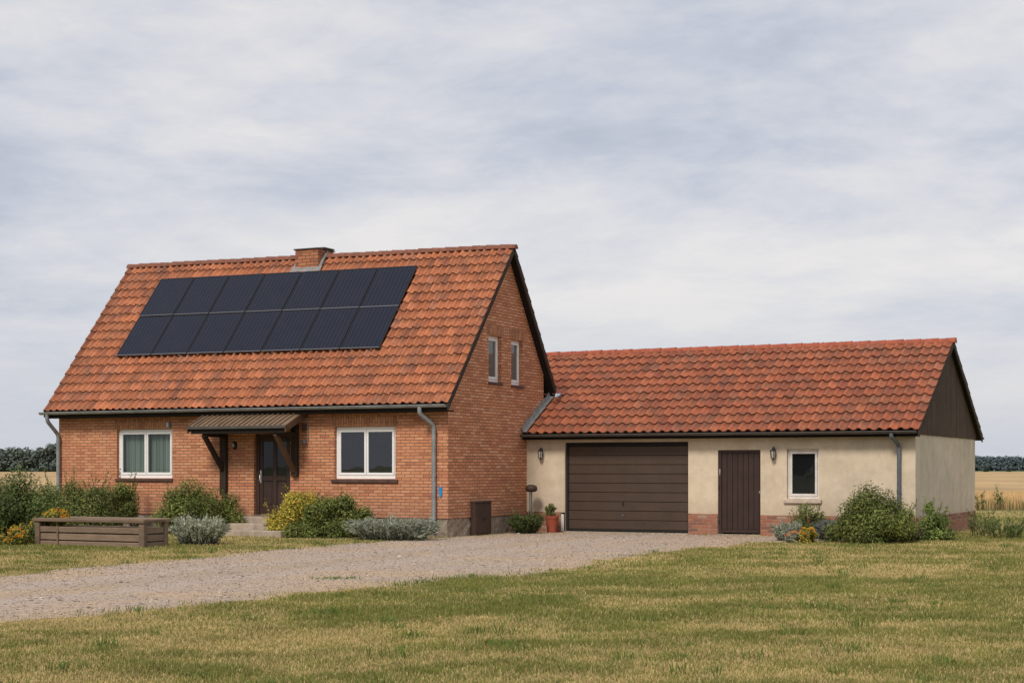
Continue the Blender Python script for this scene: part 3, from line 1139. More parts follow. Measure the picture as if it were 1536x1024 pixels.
aroof = tiles('roof', sa_front, -3.0, AL+AO, 0, mA, 11, 54, PAL_A, 21, amask, annex, .040, AOFF)
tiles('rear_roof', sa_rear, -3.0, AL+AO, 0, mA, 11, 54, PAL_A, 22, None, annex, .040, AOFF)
dk = M()
for (ua, ub, va, vb, f) in ((.006, AL+AO-.02, VA-AE+.02, AVR, ar_front), (-3.0, AL+AO-.02, AVR, VA+AD+AE-.02, ar_rear), (-3.0, .005, 5.9, AVR, ar_front)):
    vs = []
    for u in (ua, ub):
        for v in (va, vb):
            vs += [(u, v, f(v)), (u, v, f(v)-.10)]
    dk.add(vs, [(0, 2, 6, 4), (1, 5, 7, 3), (0, 1, 3, 2), (4, 6, 7, 5), (0, 4, 5, 1), (2, 3, 7, 6)])
part('roof_deck', dk, MAT['fascia_wood'], aroof, AOFF if False else (0, VA, 0))
rc = M()
nseg = 30
ua0, ub0 = -3.0, AL+AO+.02
for k in range(nseg):
    ua = ua0+k*(ub0-ua0)/nseg
    ub = ua+(ub0-ua0)/nseg+.035
    K = 9
    jz = random.uniform(-.005, .005)
    rA = [(ub, AVR-math.cos(PI*i/(K-1))*.125, AZR-.02+math.sin(PI*i/(K-1))*.125+jz) for i in range(K)]
    rB = [(ua, AVR-math.cos(PI*i/(K-1))*.105, AZR-.02+math.sin(PI*i/(K-1))*.105+jz) for i in range(K)]
    rc.add(rA+rB, [(i, i+1, K+i+1, K+i) for i in range(K-1)], True)
    rc.add(rA+[(ub, AVR, AZR-.05)], [(i, i+1, K) for i in range(K-1)])
part('ridge_cap', rc, MAT['ridge_tile_red'], aroof, AOFF)
for f, va, vb in ((ar_front, VA-AE, AVR+.02), (ar_rear, AVR-.02, VA+AD+AE)):
    bb = M()
    u = AL+AO
    bb.prism([(u-.03, va, f(va)+.04), (u-.03, vb, f(vb)+.04), (u-.03, vb, f(vb)-.13), (u-.03, va, f(va)-.13)], (.035, 0, 0))
    part('barge_board', bb, MAT['dark_wood'], aroof, AOFF)
fa = M().box((.02, VA-AE+.02, AZE-.12), (AL+AO-.035, VA-AE+.045, AZE-.005))
fa.box((.02, VA-AE+.05, AZE-.11), (AL+AO-.04, VA-.002, AZE-.085))
part('eave_board', fa, MAT['fascia_wood'], aroof, AOFF)
g = M()
gutter(g, .0+.01, AL+AO-.05, VA-AE-.07, AZE-.0, .058)
part('gutter', g, MAT['gutter_dark'], annex, AOFF)
# rear eave gutter end (seen at the far right corner)
g = M()
gutter(g, -3.0, AL+AO+.02, VA+AD+AE+.07, AZE-.0, .058)
part('gutter', g, MAT['gutter_dark'], annex, AOFF)


def dp2(pts, r, mat, parent, collars, off):
    o = downpipe([(p[0]-off[0], p[1]-off[1], p[2]-off[2]) for p in pts], r, mat, parent, collars)
    return o


dp2([(9.42, VA-AE-.07, AZE-.04), (9.42, VA-AE-.07, 2.33), (9.53, VA-.075, 2.15), (9.53, VA-.075, .6), (9.53, VA-.075, .12)], .048, MAT['zinc_dark'], annex, (1.95, 1.1), AOFF)

# lead flashing along the gable above the annex roof
fl = M()
rnd = random.Random(4)
n_ = 22
vs = []
for i in range(n_+1):
    v = VA-AE-.02+(5.60-VA+AE)*i/n_
    z = ar_front(v)
    top = .21+.03*((i//3) % 2)+rnd.uniform(-.01, .01)
    vs += [(.14, v, z+.095+rnd.uniform(-.008, .008)), (.035, v, z+.10), (.012, v, z+top)]
fl.add(vs, [q for i in range(n_) for q in ((3*i, 3*i+3, 3*i+4, 3*i+1), (3*i+1, 3*i+4, 3*i+5, 3*i+2))])
part('roof_flashing', fl, MAT['lead'], aroof, AOFF)

# garage door
gd = M()
a0, a1, z0, z1 = GD
gd.box((a0+.003, VA+.07, z0), (a0+.075, VA+.13, z1-.003), .006)
gd.box((a1-.035, VA+.07, z0), (a1-.003, VA+.13, z1-.003), .006)
gd.box((a0+.076, VA+.07, z1-.10), (a1-.036, VA+.13, z1-.003), .006)
gdoor = part('garage_door', gd, MAT['black_rubber'], annex, AOFF, label='wide brown sectional garage door of nine ribbed horizontal panels')
zs = np.linspace(z0+.06, z1-.10, 10)
zs = [zs[0]]+[z+.03*0 for z in zs[1:]]
pn = M()
for k in range(9):
    pn.box((a0+.078, VA+.085+.0005*k, zs[k]+.006), (a1-.038, VA+.115, zs[k+1]-.006), .007)
pn.box((a0+.08, VA+.118, z0+.05), (a1-.04, VA+.122, z1-.09))
part('door_panel', pn, MAT['garage_brown'], gdoor, AOFF)
part('bottom_seal', M().box((a0+.078, VA+.08, z0), (a1-.038, VA+.12, z0+.062), .008), MAT['black_rubber'], gdoor, AOFF)
hx = a0+.47*(a1-a0)
part('handle', M().box((hx-.02, VA+.07, .70), (hx+.02, VA+.084, .80), .004).tube([(hx, VA+.08, .76), (hx, VA+.045, .76), (hx+.01, VA+.045, .69)], .010, 8), MAT['black_metal'], gdoor, AOFF)
part('lock', M().tube([(hx, VA+.09, .45), (hx, VA+.068, .45)], .028, 12), MAT['zinc_dark'], gdoor, AOFF)
part('door_sill', M().box((a0-.05, VA-.10, -.03), (a1+.05, VA+.14, .028), .01), MAT['concrete'], annex, AOFF)

# side door
a0, a1, z0, z1 = SD
sd = M()
sd.box((a0+.003, VA+.045, z0), (a0+.075, VA+.12, z1-.003), .006)
sd.box((a1-.045, VA+.045, z0), (a1-.003, VA+.12, z1-.003), .006)
sd.box((a0+.076, VA+.045, z1-.07), (a1-.046, VA+.12, z1-.003), .006)
sdoor = part('side_door', sd, MAT['door_brown'], annex, AOFF, label='narrow dark brown door of upright boards')
lf = M()
x0, x1 = a0+.08, a1-.05
nb_ = 7
for k in range(nb_):
    xa = x0+(x1-x0)*k/nb_
    xb = x0+(x1-x0)*(k+1)/nb_
    lf.box((xa+.003, VA+.06+.0006*(k % 3), z0+.115), (xb-.003, VA+.09, z1-.075), .006)
lf.box((x0, VA+.052, z0+.03), (x1, VA+.09, z0+.112), .006)
lf.box((x0+.01, VA+.082, z0+.04), (x1-.01, VA+.094, z1-.08))
part('door_leaf', lf, MAT['door_brown'], sdoor, AOFF)
part('handle', M().prism([(a0+.025, VA+.04, 1.60), (a0+.055, VA+.04, 1.60), (a0+.047, VA+.04, 1.45), (a0+.033, VA+.04, 1.45)], (0, -.012, 0)), MAT['chrome'], sdoor, AOFF)
for zz in (1.15, .32):
    part('hinge', M().tube([(a0+.012, VA+.035, zz-.05), (a0+.012, VA+.035, zz+.05)], .012, 8), MAT['black_metal'], sdoor, AOFF)
part('latch', M().box((a1-.05, VA+.034, 1.02), (a1-.02, VA+.052, 1.08), .003), MAT['zinc'], sdoor, AOFF)
part('door_sill', M().box((a0-.03, VA-.06, -.03), (a1+.03, VA+.12, .028), .008), MAT['concrete'], annex, AOFF)


# small window of the annex


def afn2(a, b2, d):
    return (a, d, b2)


casement('w', AW, afn2, .075, 1, MAT['old_white'], MAT['pane_dark'], annex, (MAT['sill_stone'], .06, .10, .07), [(7.35, 7.75)], fw=.05, label='small white framed window with one dark pane')

# crumpled scrap on the annex roof at the end of the verge
t_ = thing('plastic_scrap', 'crumpled blue and white plastic scrap on the annex tiles below the gable verge', 'scrap', L2W(.30, 5.45, ar_front(5.45)+.14))
r5 = random.Random(9)
for nm, mt, k in (('white_fold', 'pale_plastic', 3), ('blue_fold', 'blue_plastic', 1)):
    sm = M()
    for i in range(k):
        c = Vector((r5.uniform(-.1, .1), r5.uniform(-.1, .1), r5.uniform(0, .06)))
        pts = [c+Vector((r5.uniform(-.12, .12), r5.uniform(-.1, .1), r5.uniform(-.03, .09))) for _ in range(5)]
        sm.add(pts, [(0, 1, 2), (0, 2, 3), (0, 3, 4), (1, 2, 4)])
    part(nm, sm, MAT[mt], t_)

# ------------------------------------------------------------------ SOLAR PANELS
PU0, PU1 = -10.44, -2.28
PV0, PV1 = .82, 2.68
ORD = ['leftmost', 'second from the left', 'third from the left', 'middle', 'third from the right', 'second from the right', 'rightmost']
pw = (PU1-PU0)/7
uc = (PU0+PU1)/2
n3 = Vector((1, 0, DZL*-1/L*.5)).normalized()
proto = None
zA = roof_front(uc, PV0)
zB = roof_front(uc, PV1)
slope = Vector((0, PV1-PV0, zB-zA))
ph = slope.length/2
sdir = slope.normalized()
ang = math.atan2(slope.z, slope.y)


def panel_parts(root):
    hw, hh, tk = pw/2-.014, ph/2-.008, .038
    fm = M()
    b_ = .018
    fm.box((-hw, -hh, 0), (hw, -hh+b_, tk), .002)
    fm.box((-hw, hh-b_, 0), (hw, hh, tk), .002)
    fm.box((-hw, -hh+b_+.0005, 0), (-hw+b_, hh-b_-.0005, tk), .002)
    fm.box((hw-b_, -hh+b_+.0005, 0), (hw, hh-b_-.0005, tk), .002)
    part('panel_frame', fm, MAT['solar_frame'], root)
    part('cell_sheet', M().box((-hw+b_-.002, -hh+b_-.002, .012), (hw-b_+.002, hh-b_+.002, .031)), MAT['solar_cell'], root)
    part('edge_trim', M().box((-hw+.004, -hh+.001, tk+.0008), (hw-.004, -hh+.011, tk+.004)), MAT['solar_rail'], root)
    for yb in (-hh+.05, hh-.12):
        part('mount_rail', M().box((-hw-.02, yb, -.07), (hw+.0, yb+.045, -.002)), MAT['solar_rail'], root)
    for xb in (-hw*.5, hw*.5):
        part('mount_bracket', M().box((xb, -hh-.012, -.05), (xb+.06, -hh+.03, -.003)), MAT['solar_rail'], root)


for row in (0, 1):
    for k in range(7):
        u = PU0+(k+.5)*pw
        v = PV0+(PV1-PV0)*(.25+.5*row)
        zc = roof_front(u, v)+.10
        nv = Vector((0, -math.sin(ang), math.cos(ang)))
        lab = 'black solar panel on the brick house roof, %s in the %s row' % (ORD[k], 'upper' if row else 'lower')
        o = thing('solar_panel', lab, 'solar panel', L2W(u, v+nv.y*.10, roof_front(u, v)+nv.z*.11), group='solar panels in two rows on the house roof')
        tilt = math.atan(DZL/L*.5)
        o.rotation_euler = (ang, tilt, -YAW)
        o.rotation_mode = 'XYZ'
        if proto is None:
            proto = o
            panel_parts(o)
        else:
            for chd in list(proto.children):
                c_ = chd.copy()
                COL.objects.link(c_)
                c_.parent = o

# ------------------------------------------------------------------ PLANTER
t_ = thing('timber_planter', 'low weathered grey timber planter box on the lawn before the house', 'planter', L2W(-6.0, -7.1, 0))
PWD, PDP, PH = 2.88, .80, .585
for (x, y) in ((0, 0), (PWD-.13, 0), (0, PDP-.12), (PWD-.13, PDP-.12)):
    part('post', M().box((x, y, -.03), (x+.13, y+.12, PH-.085), .012, .006), MAT['grey_wood'], t_)
r6 = random.Random(2)
zc_ = 0.01
for k in range(3):
    hgt = (.12, .155, .145)[k]
    j = r6.uniform(-.006, .006)
    part('board', M().box((.131, .025+j, zc_), (PWD-.131, .06+j, zc_+hgt-.022), .012, .007), MAT['grey_wood'], t_)
    part('board', M().box((.131, PDP-.06, zc_), (PWD-.131, PDP-.025, zc_+hgt-.022), .012, .007), MAT['grey_wood'], t_)
    part('board', M().box((PWD-.06, .121, zc_), (PWD-.022+j, PDP-.121, zc_+hgt-.022), .012, .007), MAT['grey_wood'], t_)
    part('board', M().box((.022, .121, zc_), (.06, PDP-.121, zc_+hgt-.022), .012, .007), MAT['grey_wood'], t_)
    zc_ += hgt
part('batten', M().box((.60, -.004, 0), (.635, .022, .42), .006, .005), MAT['grey_wood'], t_)
part('top_rail', M().box((-.03, -.03, PH-.08), (PWD+.03, .13, PH), .014, .008), MAT['grey_wood'], t_)
part('top_rail', M().box((-.03, PDP-.13, PH-.08), (PWD+.03, PDP+.03, PH), .014, .008), MAT['grey_wood'], t_)
part('top_rail', M().box((PWD-.13, .131, PH-.078), (PWD+.03, PDP-.131, PH-.002), .014, .006), MAT['grey_wood'], t_)
part('top_rail', M().box((-.03, .131, PH-.078), (.13, PDP-.131, PH-.002), .014, .006), MAT['grey_wood'], t_)
part('soil', M().box((.07, .07, .02), (PWD-.07, PDP-.07, .40)), MAT['soil'], t_)

# flower pot
t_ = thing('flower_pot', 'terracotta red square-sided plant pot beside the garage door', 'pot', (1.0, 40.2, 0))
pp = M().lathe((0, 0, 0), [(0, .0), (.115, .0), (.165, .37), (.18, .37), (.18, .42), (.155, .42), (.15, .38), (0, .38)], 24, False)
part('pot_body', pp, MAT['terracotta'], t_)
part('soil', M().lathe((0, 0, 0), [(0, .395), (.152, .39)], 16), MAT['soil'], t_)


# ------------------------------------------------------------------ PLANTS
def leaf_quads(P, Nrm, size, aspect, rng, col, jitter=.5, fold=.25, dirv=None):
    """diamond leaves: two triangles folded along the midrib"""
    n = len(P)
    Nrm = Nrm+rng.normal(0, jitter, (n, 3))
    Nrm /= np.linalg.norm(Nrm, axis=1)[:, None]+1e-9
    r = rng.normal(0, 1, (n, 3)) if dirv is None else dirv+rng.normal(0, .25, (n, 3))
    T = r-(r*Nrm).sum(1)[:, None]*Nrm
    T /= np.linalg.norm(T, axis=1)[:, None]+1e-9
    B = np.cross(Nrm, T)
    s = size*rng.uniform(.6, 1.4, n)
    a = (s*aspect)[:, None]
    s = s[:, None]
    v0 = P-T*s*.5
    v2 = P+T*s*.5
    mid = P-T*s*.05
    v1 = mid+B*a*.5+Nrm*a*fold
    v3 = mid-B*a*.5+Nrm*a*fold
    V = np.stack([v0, v1, v2, v3], 1).reshape(-1, 3)
    i = np.arange(n)*4
    F = np.concatenate([np.stack([i, i+1, i+2], 1), np.stack([i, i+2, i+3], 1)])
    C = np.repeat(col, 4, 0)
    return V, F, C


def make_bush(name, label, cat, loc, w, h, leaf=.055, nleaf=9000, cols=None, seed=0, clumps=26, dp=None, aspect=.5, sprigs=18, group=None, flowers=None, base=.0, loose=.16, shape=1.0):
    rng = np.random.default_rng(seed)
    root = thing(name, label, cat, loc, 0, group)
    w, h, nleaf = w*1.2, h*1.10, int(nleaf*1.7)
    dp = dp*1.05 if dp else w
    # clump centres over a dome
    cen = []
    rad = []
    while len(cen) < clumps:
        p = rng.uniform(-1, 1, 3)
        p[2] = rng.uniform(0, 1)
        q = p[0]**2+p[1]**2+(p[2]**1.6)*shape
        if q > 1 or q < .25:
            continue
        cr = rng.uniform(.16, .30)
        sc = 1-cr*.8
        cen.append((p[0]*w/2*sc, p[1]*dp/2*sc, base+max(cr*.45, p[2]*sc)*(h-base)))
        rad.append(cr*min(w, h*1.5)*.62)
    cen = np.array(cen)
    rad = np.array(rad)
    tone = rng.uniform(.6, 1.25, clumps)
    wt = rad**2
    ci = rng.choice(clumps, nleaf, p=wt/wt.sum())
    d = rng.normal(0, 1, (nleaf, 3))
    d /= np.linalg.norm(d, axis=1)[:, None]
    rr = rng.beta(4, 1.6, nleaf)*(1+rng.normal(0, loose, nleaf))
    P = cen[ci]+d*(rad[ci]*rr)[:, None]
    P[:, 2] = np.maximum(P[:, 2], .01+rng.random(nleaf)*.03)
    cols = np.array(cols)
    pick = rng.choice(len(cols), nleaf)
    C = cols[pick]*(tone[ci]*rng.uniform(.7, 1.25, nleaf))[:, None]
    # leaves nearer each clump centre are darker
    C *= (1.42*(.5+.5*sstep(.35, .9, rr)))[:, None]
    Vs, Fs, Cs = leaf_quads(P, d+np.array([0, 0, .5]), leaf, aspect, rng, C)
    VV = [Vs]
    FF = [Fs]
    CC = [Cs]
    o = len(Vs)
    # upright sprigs breaking the outline
    st = M()
    for k in range(int(sprigs*.6)):
        i = rng.integers(clumps)
        p0 = cen[i]*np.array([1, 1, .75])
        up = np.array([cen[i][0]/w*.9+rng.normal(0, .22), cen[i][1]/dp*.9+rng.normal(0, .22), 1.0])
        up /= np.linalg.norm(up)
        ln = rng.uniform(.22, .46)*h+rad[i]*.6
        p1 = p0+up*ln
        p1[2] = min(p1[2], h*1.06)
        nl = int(26*ln/.4)
        tpar = rng.random(nl)**.8
        pp_ = p0[None, :]+(p1-p0)[None, :]*tpar[:, None]+rng.normal(0, leaf*.38, (nl, 3))
        cc_ = cols[rng.choice(len(cols), nl)]*rng.uniform(.8, 1.35, nl)[:, None]
        V_, F_, C_ = leaf_quads(pp_, rng.normal(0, 1, (nl, 3))+up, leaf*.9, aspect, rng, cc_)
        VV.append(V_)
        FF.append(F_+o)
        CC.append(C_)
        o += len(V_)
        st.tube([cen[i]*np.array([.12, .12, 0]), p0, p1], [.008, .006, .003], 4, False)
    npmesh('foliage', np.concatenate(VV), np.concatenate(FF), np.concatenate(CC), MAT['leaf'], root)
    for i in range(min(clumps, 14)):
        a = cen[i]*np.array([.15, .15, 0])
        st.tube([a, a+(cen[i]-a)*.55+np.array([0, 0, .03]), cen[i]], [.016, .011, .005], 5, False)
    part('stems', st, MAT['stem'], root)
    if flowers:
        add_flowers(root, cen, rad, h, rng, *flowers)
    return root


def add_flowers(root, cen, rad, h, rng, nfl, size, fcols):
    n = nfl
    ci = rng.choice(len(cen), n)
    d = rng.normal(0, 1, (n, 3))
    d[:, 2] = np.abs(d[:, 2])+.3
    d[:, 1] -= .5
    d /= np.linalg.norm(d, axis=1)[:, None]
    P = cen[ci]+d*(rad[ci]*1.08)[:, None]
    fc = np.array(fcols)
    C = fc[rng.choice(len(fc), n)]*rng.uniform(.8, 1.15, n)[:, None]
    protos = []
    for c in fcols:
        V = [(0, 0, size*.12)]
        F = []
        col = [np.array(c)*.75]
        for ring in (0, 1):
            np_ = 7
            for q in range(np_):
                a = 2*PI*(q+.5*ring)/np_
                r1 = size*(.55 if ring == 0 else .38)
                k0 = len(V)
                for (rr_, aa, zz_) in ((.12, 0, .05), (.7, -.32, .16+.12*ring), (1, 0, .10+.2*ring), (.7, .32, .16+.12*ring)):
                    V.append((math.cos(a+aa)*rr_*r1, math.sin(a+aa)*rr_*r1, zz_*size))
                    col.append(np.array(c)*(.8+.3*rr_))
                F += [(k0, k0+1, k0+2), (k0, k0+2, k0+3), (k0, k0+1, 0)]
        protos.append((np.array(V), np.array(F), np.array(col)))
    meshes = [None]*len(fcols)
    for i in range(n):
        j = int(rng.integers(len(fcols)))
        if meshes[j] is None:
            ob = npmesh('flower', protos[j][0], protos[j][1], protos[j][2], MAT['leaf'], root)
            meshes[j] = ob
        else:
            ob = meshes[j].copy()
            COL.objects.link(ob)
            ob.parent = root
        ob.location = P[i]
        ob.rotation_euler = Vector(d[i]+rng.normal(0, .3, 3)).to_track_quat('Z', 'Y').to_euler()
        sc_ = rng.uniform(.75, 1.3)
        ob.scale = (sc_, sc_, sc_)


def make_spiky(name, label, cat, loc, w, h, seed, cols, nbr=150, leaf=.075, group=None, asp=.2, spread=1.0, dp=None, perbr=46):
    """low feathery shrub of arching twigs with needle leaves"""
    rng = np.random.default_rng(seed)
    root = thing(name, label, cat, loc, 0, group)
    dp = dp or w
    cols = np.array(cols)
    VV = []
    FF = []
    CC = []
    o = 0
    st = M()
    for k in range(nbr):
        a = rng.uniform(0, 2*PI)
        r0 = math.sqrt(rng.random())*.62
        b0 = np.array([math.cos(a)*r0*w/2, math.sin(a)*r0*dp/2, 0.0])
        out = np.array([math.cos(a)*w/2, math.sin(a)*dp/2, 0])*rng.uniform(.25, .55)*spread
        ht = h*rng.uniform(.55, 1.02)*(1-.45*r0**2)
        pm_ = b0+out*.45+np.array([0, 0, ht*.75])
        pe = b0+out+rng.normal(0, .05, 3)+np.array([0, 0, ht])
        n = perbr
        tp = rng.random(n)**.7
        pts = ((1-tp)**2)[:, None]*b0+(2*tp*(1-tp))[:, None]*pm_+(tp**2)[:, None]*pe
        tan = 2*(1-tp)[:, None]*(pm_-b0)+2*tp[:, None]*(pe-pm_)
        tan /= np.linalg.norm(tan, axis=1)[:, None]+1e-9
        pts = pts+rng.normal(0, leaf*.33, (n, 3))
        pts[:, 2] = np.maximum(pts[:, 2], .01)
        tn = rng.uniform(.65, 1.2)
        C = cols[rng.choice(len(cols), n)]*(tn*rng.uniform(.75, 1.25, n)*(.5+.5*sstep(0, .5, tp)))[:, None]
        V_, F_, C_ = leaf_quads(pts, rng.normal(0, 1, (n, 3)), leaf, asp, rng, C, .3, .2, tan*1.1)
        VV.append(V_)
        FF.append(F_+o)
        CC.append(C_)
        o += len(V_)
        if k % 3 == 0:
            st.tube([b0, pm_, pe], [.006, .004, .002], 4, False)
    npmesh('foliage', np.concatenate(VV), np.concatenate(FF), np.concatenate(CC), MAT['leaf'], root)
    part('stems', st, MAT['stem'], root)
    return root


def px(x, Y):
    return (x-768)/FPX*Y


G_DARK = [(.105, .14, .042), (.135, .17, .052), (.08, .115, .036), (.17, .20, .065)]
G_MID = [(.17, .195, .05), (.13, .16, .04), (.225, .24, .065), (.10, .13, .036)]
G_OLV = [(.165, .185, .05), (.12, .15, .042), (.22, .22, .07), (.085, .115, .036)]
G_YEL = [(.44, .37, .065), (.34, .32, .055), (.54, .42, .07), (.22, .23, .05), (.42, .28, .055)]
G_SIL = [(.40, .42, .30), (.49, .51, .38), (.28, .31, .20), (.56, .57, .44)]
G_SIL2 = [(.32, .36, .27), (.40, .44, .35), (.21, .25, .17), (.50, .52, .42), (.34, .32, .22)]

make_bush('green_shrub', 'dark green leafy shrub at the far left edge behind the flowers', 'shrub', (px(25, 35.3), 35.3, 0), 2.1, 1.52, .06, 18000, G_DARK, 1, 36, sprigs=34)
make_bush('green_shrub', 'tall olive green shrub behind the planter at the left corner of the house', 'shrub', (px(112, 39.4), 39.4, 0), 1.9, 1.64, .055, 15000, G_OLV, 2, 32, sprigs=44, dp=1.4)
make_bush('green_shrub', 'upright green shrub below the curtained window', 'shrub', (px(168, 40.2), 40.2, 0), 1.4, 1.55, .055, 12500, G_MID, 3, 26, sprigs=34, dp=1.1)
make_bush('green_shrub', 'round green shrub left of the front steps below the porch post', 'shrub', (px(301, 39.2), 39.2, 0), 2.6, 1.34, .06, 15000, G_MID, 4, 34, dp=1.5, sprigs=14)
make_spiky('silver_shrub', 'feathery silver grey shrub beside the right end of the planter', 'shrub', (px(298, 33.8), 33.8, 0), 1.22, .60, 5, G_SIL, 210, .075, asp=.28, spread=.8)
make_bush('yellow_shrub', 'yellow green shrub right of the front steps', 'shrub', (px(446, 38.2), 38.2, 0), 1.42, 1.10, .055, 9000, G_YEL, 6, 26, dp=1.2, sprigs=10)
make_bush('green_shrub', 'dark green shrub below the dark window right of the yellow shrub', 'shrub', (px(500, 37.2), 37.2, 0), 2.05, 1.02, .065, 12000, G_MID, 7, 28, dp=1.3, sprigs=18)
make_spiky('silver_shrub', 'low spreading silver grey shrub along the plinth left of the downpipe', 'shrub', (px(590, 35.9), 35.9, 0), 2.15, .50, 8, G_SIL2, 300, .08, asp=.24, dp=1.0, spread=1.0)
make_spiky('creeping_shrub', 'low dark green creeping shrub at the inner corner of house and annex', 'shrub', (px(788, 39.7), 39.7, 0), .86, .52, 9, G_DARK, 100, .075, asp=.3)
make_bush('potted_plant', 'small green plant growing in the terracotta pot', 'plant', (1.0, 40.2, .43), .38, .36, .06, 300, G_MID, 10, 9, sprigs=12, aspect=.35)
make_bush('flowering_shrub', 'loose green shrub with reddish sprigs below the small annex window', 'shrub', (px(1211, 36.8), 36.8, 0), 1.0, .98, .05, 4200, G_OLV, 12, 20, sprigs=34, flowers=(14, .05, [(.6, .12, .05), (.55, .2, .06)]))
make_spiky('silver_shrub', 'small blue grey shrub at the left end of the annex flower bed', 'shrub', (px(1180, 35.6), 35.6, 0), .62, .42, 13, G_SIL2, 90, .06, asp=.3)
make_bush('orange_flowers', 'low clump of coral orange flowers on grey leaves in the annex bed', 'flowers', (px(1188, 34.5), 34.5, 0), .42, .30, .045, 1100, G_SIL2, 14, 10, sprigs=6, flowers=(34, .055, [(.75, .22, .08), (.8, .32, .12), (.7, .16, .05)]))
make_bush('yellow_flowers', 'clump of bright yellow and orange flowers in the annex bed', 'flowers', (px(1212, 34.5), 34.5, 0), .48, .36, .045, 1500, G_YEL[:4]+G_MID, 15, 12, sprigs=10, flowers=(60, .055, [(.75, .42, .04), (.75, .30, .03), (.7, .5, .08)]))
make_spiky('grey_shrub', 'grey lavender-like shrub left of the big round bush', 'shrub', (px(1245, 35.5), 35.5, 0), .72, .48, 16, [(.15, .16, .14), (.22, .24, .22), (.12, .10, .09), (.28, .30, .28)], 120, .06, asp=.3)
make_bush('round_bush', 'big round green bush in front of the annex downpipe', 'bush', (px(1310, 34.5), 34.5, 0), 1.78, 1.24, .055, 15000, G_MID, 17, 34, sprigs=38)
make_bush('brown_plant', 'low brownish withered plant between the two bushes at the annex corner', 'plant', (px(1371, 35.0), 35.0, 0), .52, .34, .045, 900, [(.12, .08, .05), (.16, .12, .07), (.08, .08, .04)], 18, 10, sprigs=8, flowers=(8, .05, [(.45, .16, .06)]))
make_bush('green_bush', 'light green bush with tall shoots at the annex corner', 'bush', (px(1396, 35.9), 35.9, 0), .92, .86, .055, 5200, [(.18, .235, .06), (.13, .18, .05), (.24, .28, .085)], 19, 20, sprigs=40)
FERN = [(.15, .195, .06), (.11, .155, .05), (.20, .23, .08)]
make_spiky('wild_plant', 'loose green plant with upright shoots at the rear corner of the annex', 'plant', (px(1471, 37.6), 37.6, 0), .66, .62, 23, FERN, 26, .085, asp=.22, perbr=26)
make_spiky('wild_plant', 'wide ferny green plant at the right edge of the lawn', 'plant', (px(1512, 36.7), 36.7, 0), 1.05, .50, 24, FERN, 42, .085, asp=.24, perbr=30)
make_bush('orange_flowers', 'yellow and orange flowers on the lawn at the left end of the planter', 'flowers', (px(25, 33.5), 33.5, 0), .72, .58, .05, 2600, G_OLV+G_YEL[:2], 25, 16, sprigs=18, flowers=(95, .06, [(.75, .40, .03), (.75, .26, .02), (.65, .45, .08)]))
make_bush('orange_flowers', 'yellow and orange flowers growing in the timber planter', 'flowers', (px(84, 33.7), 33.7, .38), .98, .42, .05, 2200, G_OLV+G_YEL[:2], 26, 16, dp=.5, sprigs=20, flowers=(95, .06, [(.75, .40, .03), (.75, .26, .02), (.7, .5, .06)]))
make_spiky('field_weed', 'tall dark green weed at the edge of the wheat field', 'weed', (px(1500, 62.6), 62.6, 0), .62, 1.05, 27, FERN, 9, .11, asp=.26, perbr=26, spread=.45)
make_spiky('field_weed', 'shorter green weed at the edge of the wheat field beside the annex wall', 'weed', (px(1469, 62.6), 62.6, 0), .45, .75, 28, FERN, 7, .11, asp=.26, perbr=24, spread=.5)
make_spiky('dry_weed', 'brownish dry weed at the far left edge before the wheat field', 'weed', (px(3, 60.5), 60.5, 0), 1.1, 1.25, 29, [(.16, .12, .06), (.10, .11, .04), (.22, .17, .09)], 40, .12, asp=.2, perbr=46, spread=.5)


# ------------------------------------------------------------------ GROUND
def inpoly(x, y, poly):
    x = np.asarray(x)
    y = np.asarray(y)
    ins = np.zeros(x.shape, bool)
    n = len(poly)
    j = n-1
    for i in range(n):
        xi, yi = poly[i]
        xj, yj = poly[j]
        c = ((yi > y) != (yj > y)) & (x < (xj-xi)*(y-yi)/(yj-yi+1e-12)+xi)
        ins ^= c
        j = i
    return ins


UP = [(3.4, -27.0), (1.3, -18.0), (.42, -14.73), (-.02, -10.27), (-.31, -5.67), (-.53, -2.47), (-.25, -.55), (.02, -.15)]
LOW = [(8.15, 1.9), (7.35, .9), (6.89, .14), (6.86, -5.18), (7.2, -9.23), (6.93, -12.15), (6.66, -14.32), (6.1, -15.98), (6.13, -18.59), (5.86, -20.35), (6.6, -27.0)]
ring = UP+[(-.02, 0.2), (-.02, 4.3), (6.25, 4.3), (7.2, 4.25), (8.3, 3.2)]+LOW
poly = []
rr_ = np.random.default_rng(8)
for i in range(len(ring)):
    a = np.array(ring[i])
    b2 = np.array(ring[(i+1) % len(ring)])
    n_ = max(1, int(np.linalg.norm(b2-a)/.12))
    hard = 7 <= i <= 10
    for k in range(n_):
        p = a+(b2-a)*k/n_
        if not hard:
            s_ = p[0]*.7+p[1]*.9
            p = p+np.array([(fbm(p[1]*1.1, p[0]*1.1, 5, 3)-.5)*1.7, (fbm(p[0]*1.1, p[1]*1.1, 5, 9)-.5)*1.7])*.8
        poly.append(L2W(p[0], p[1])[:2])
DRIVE = poly

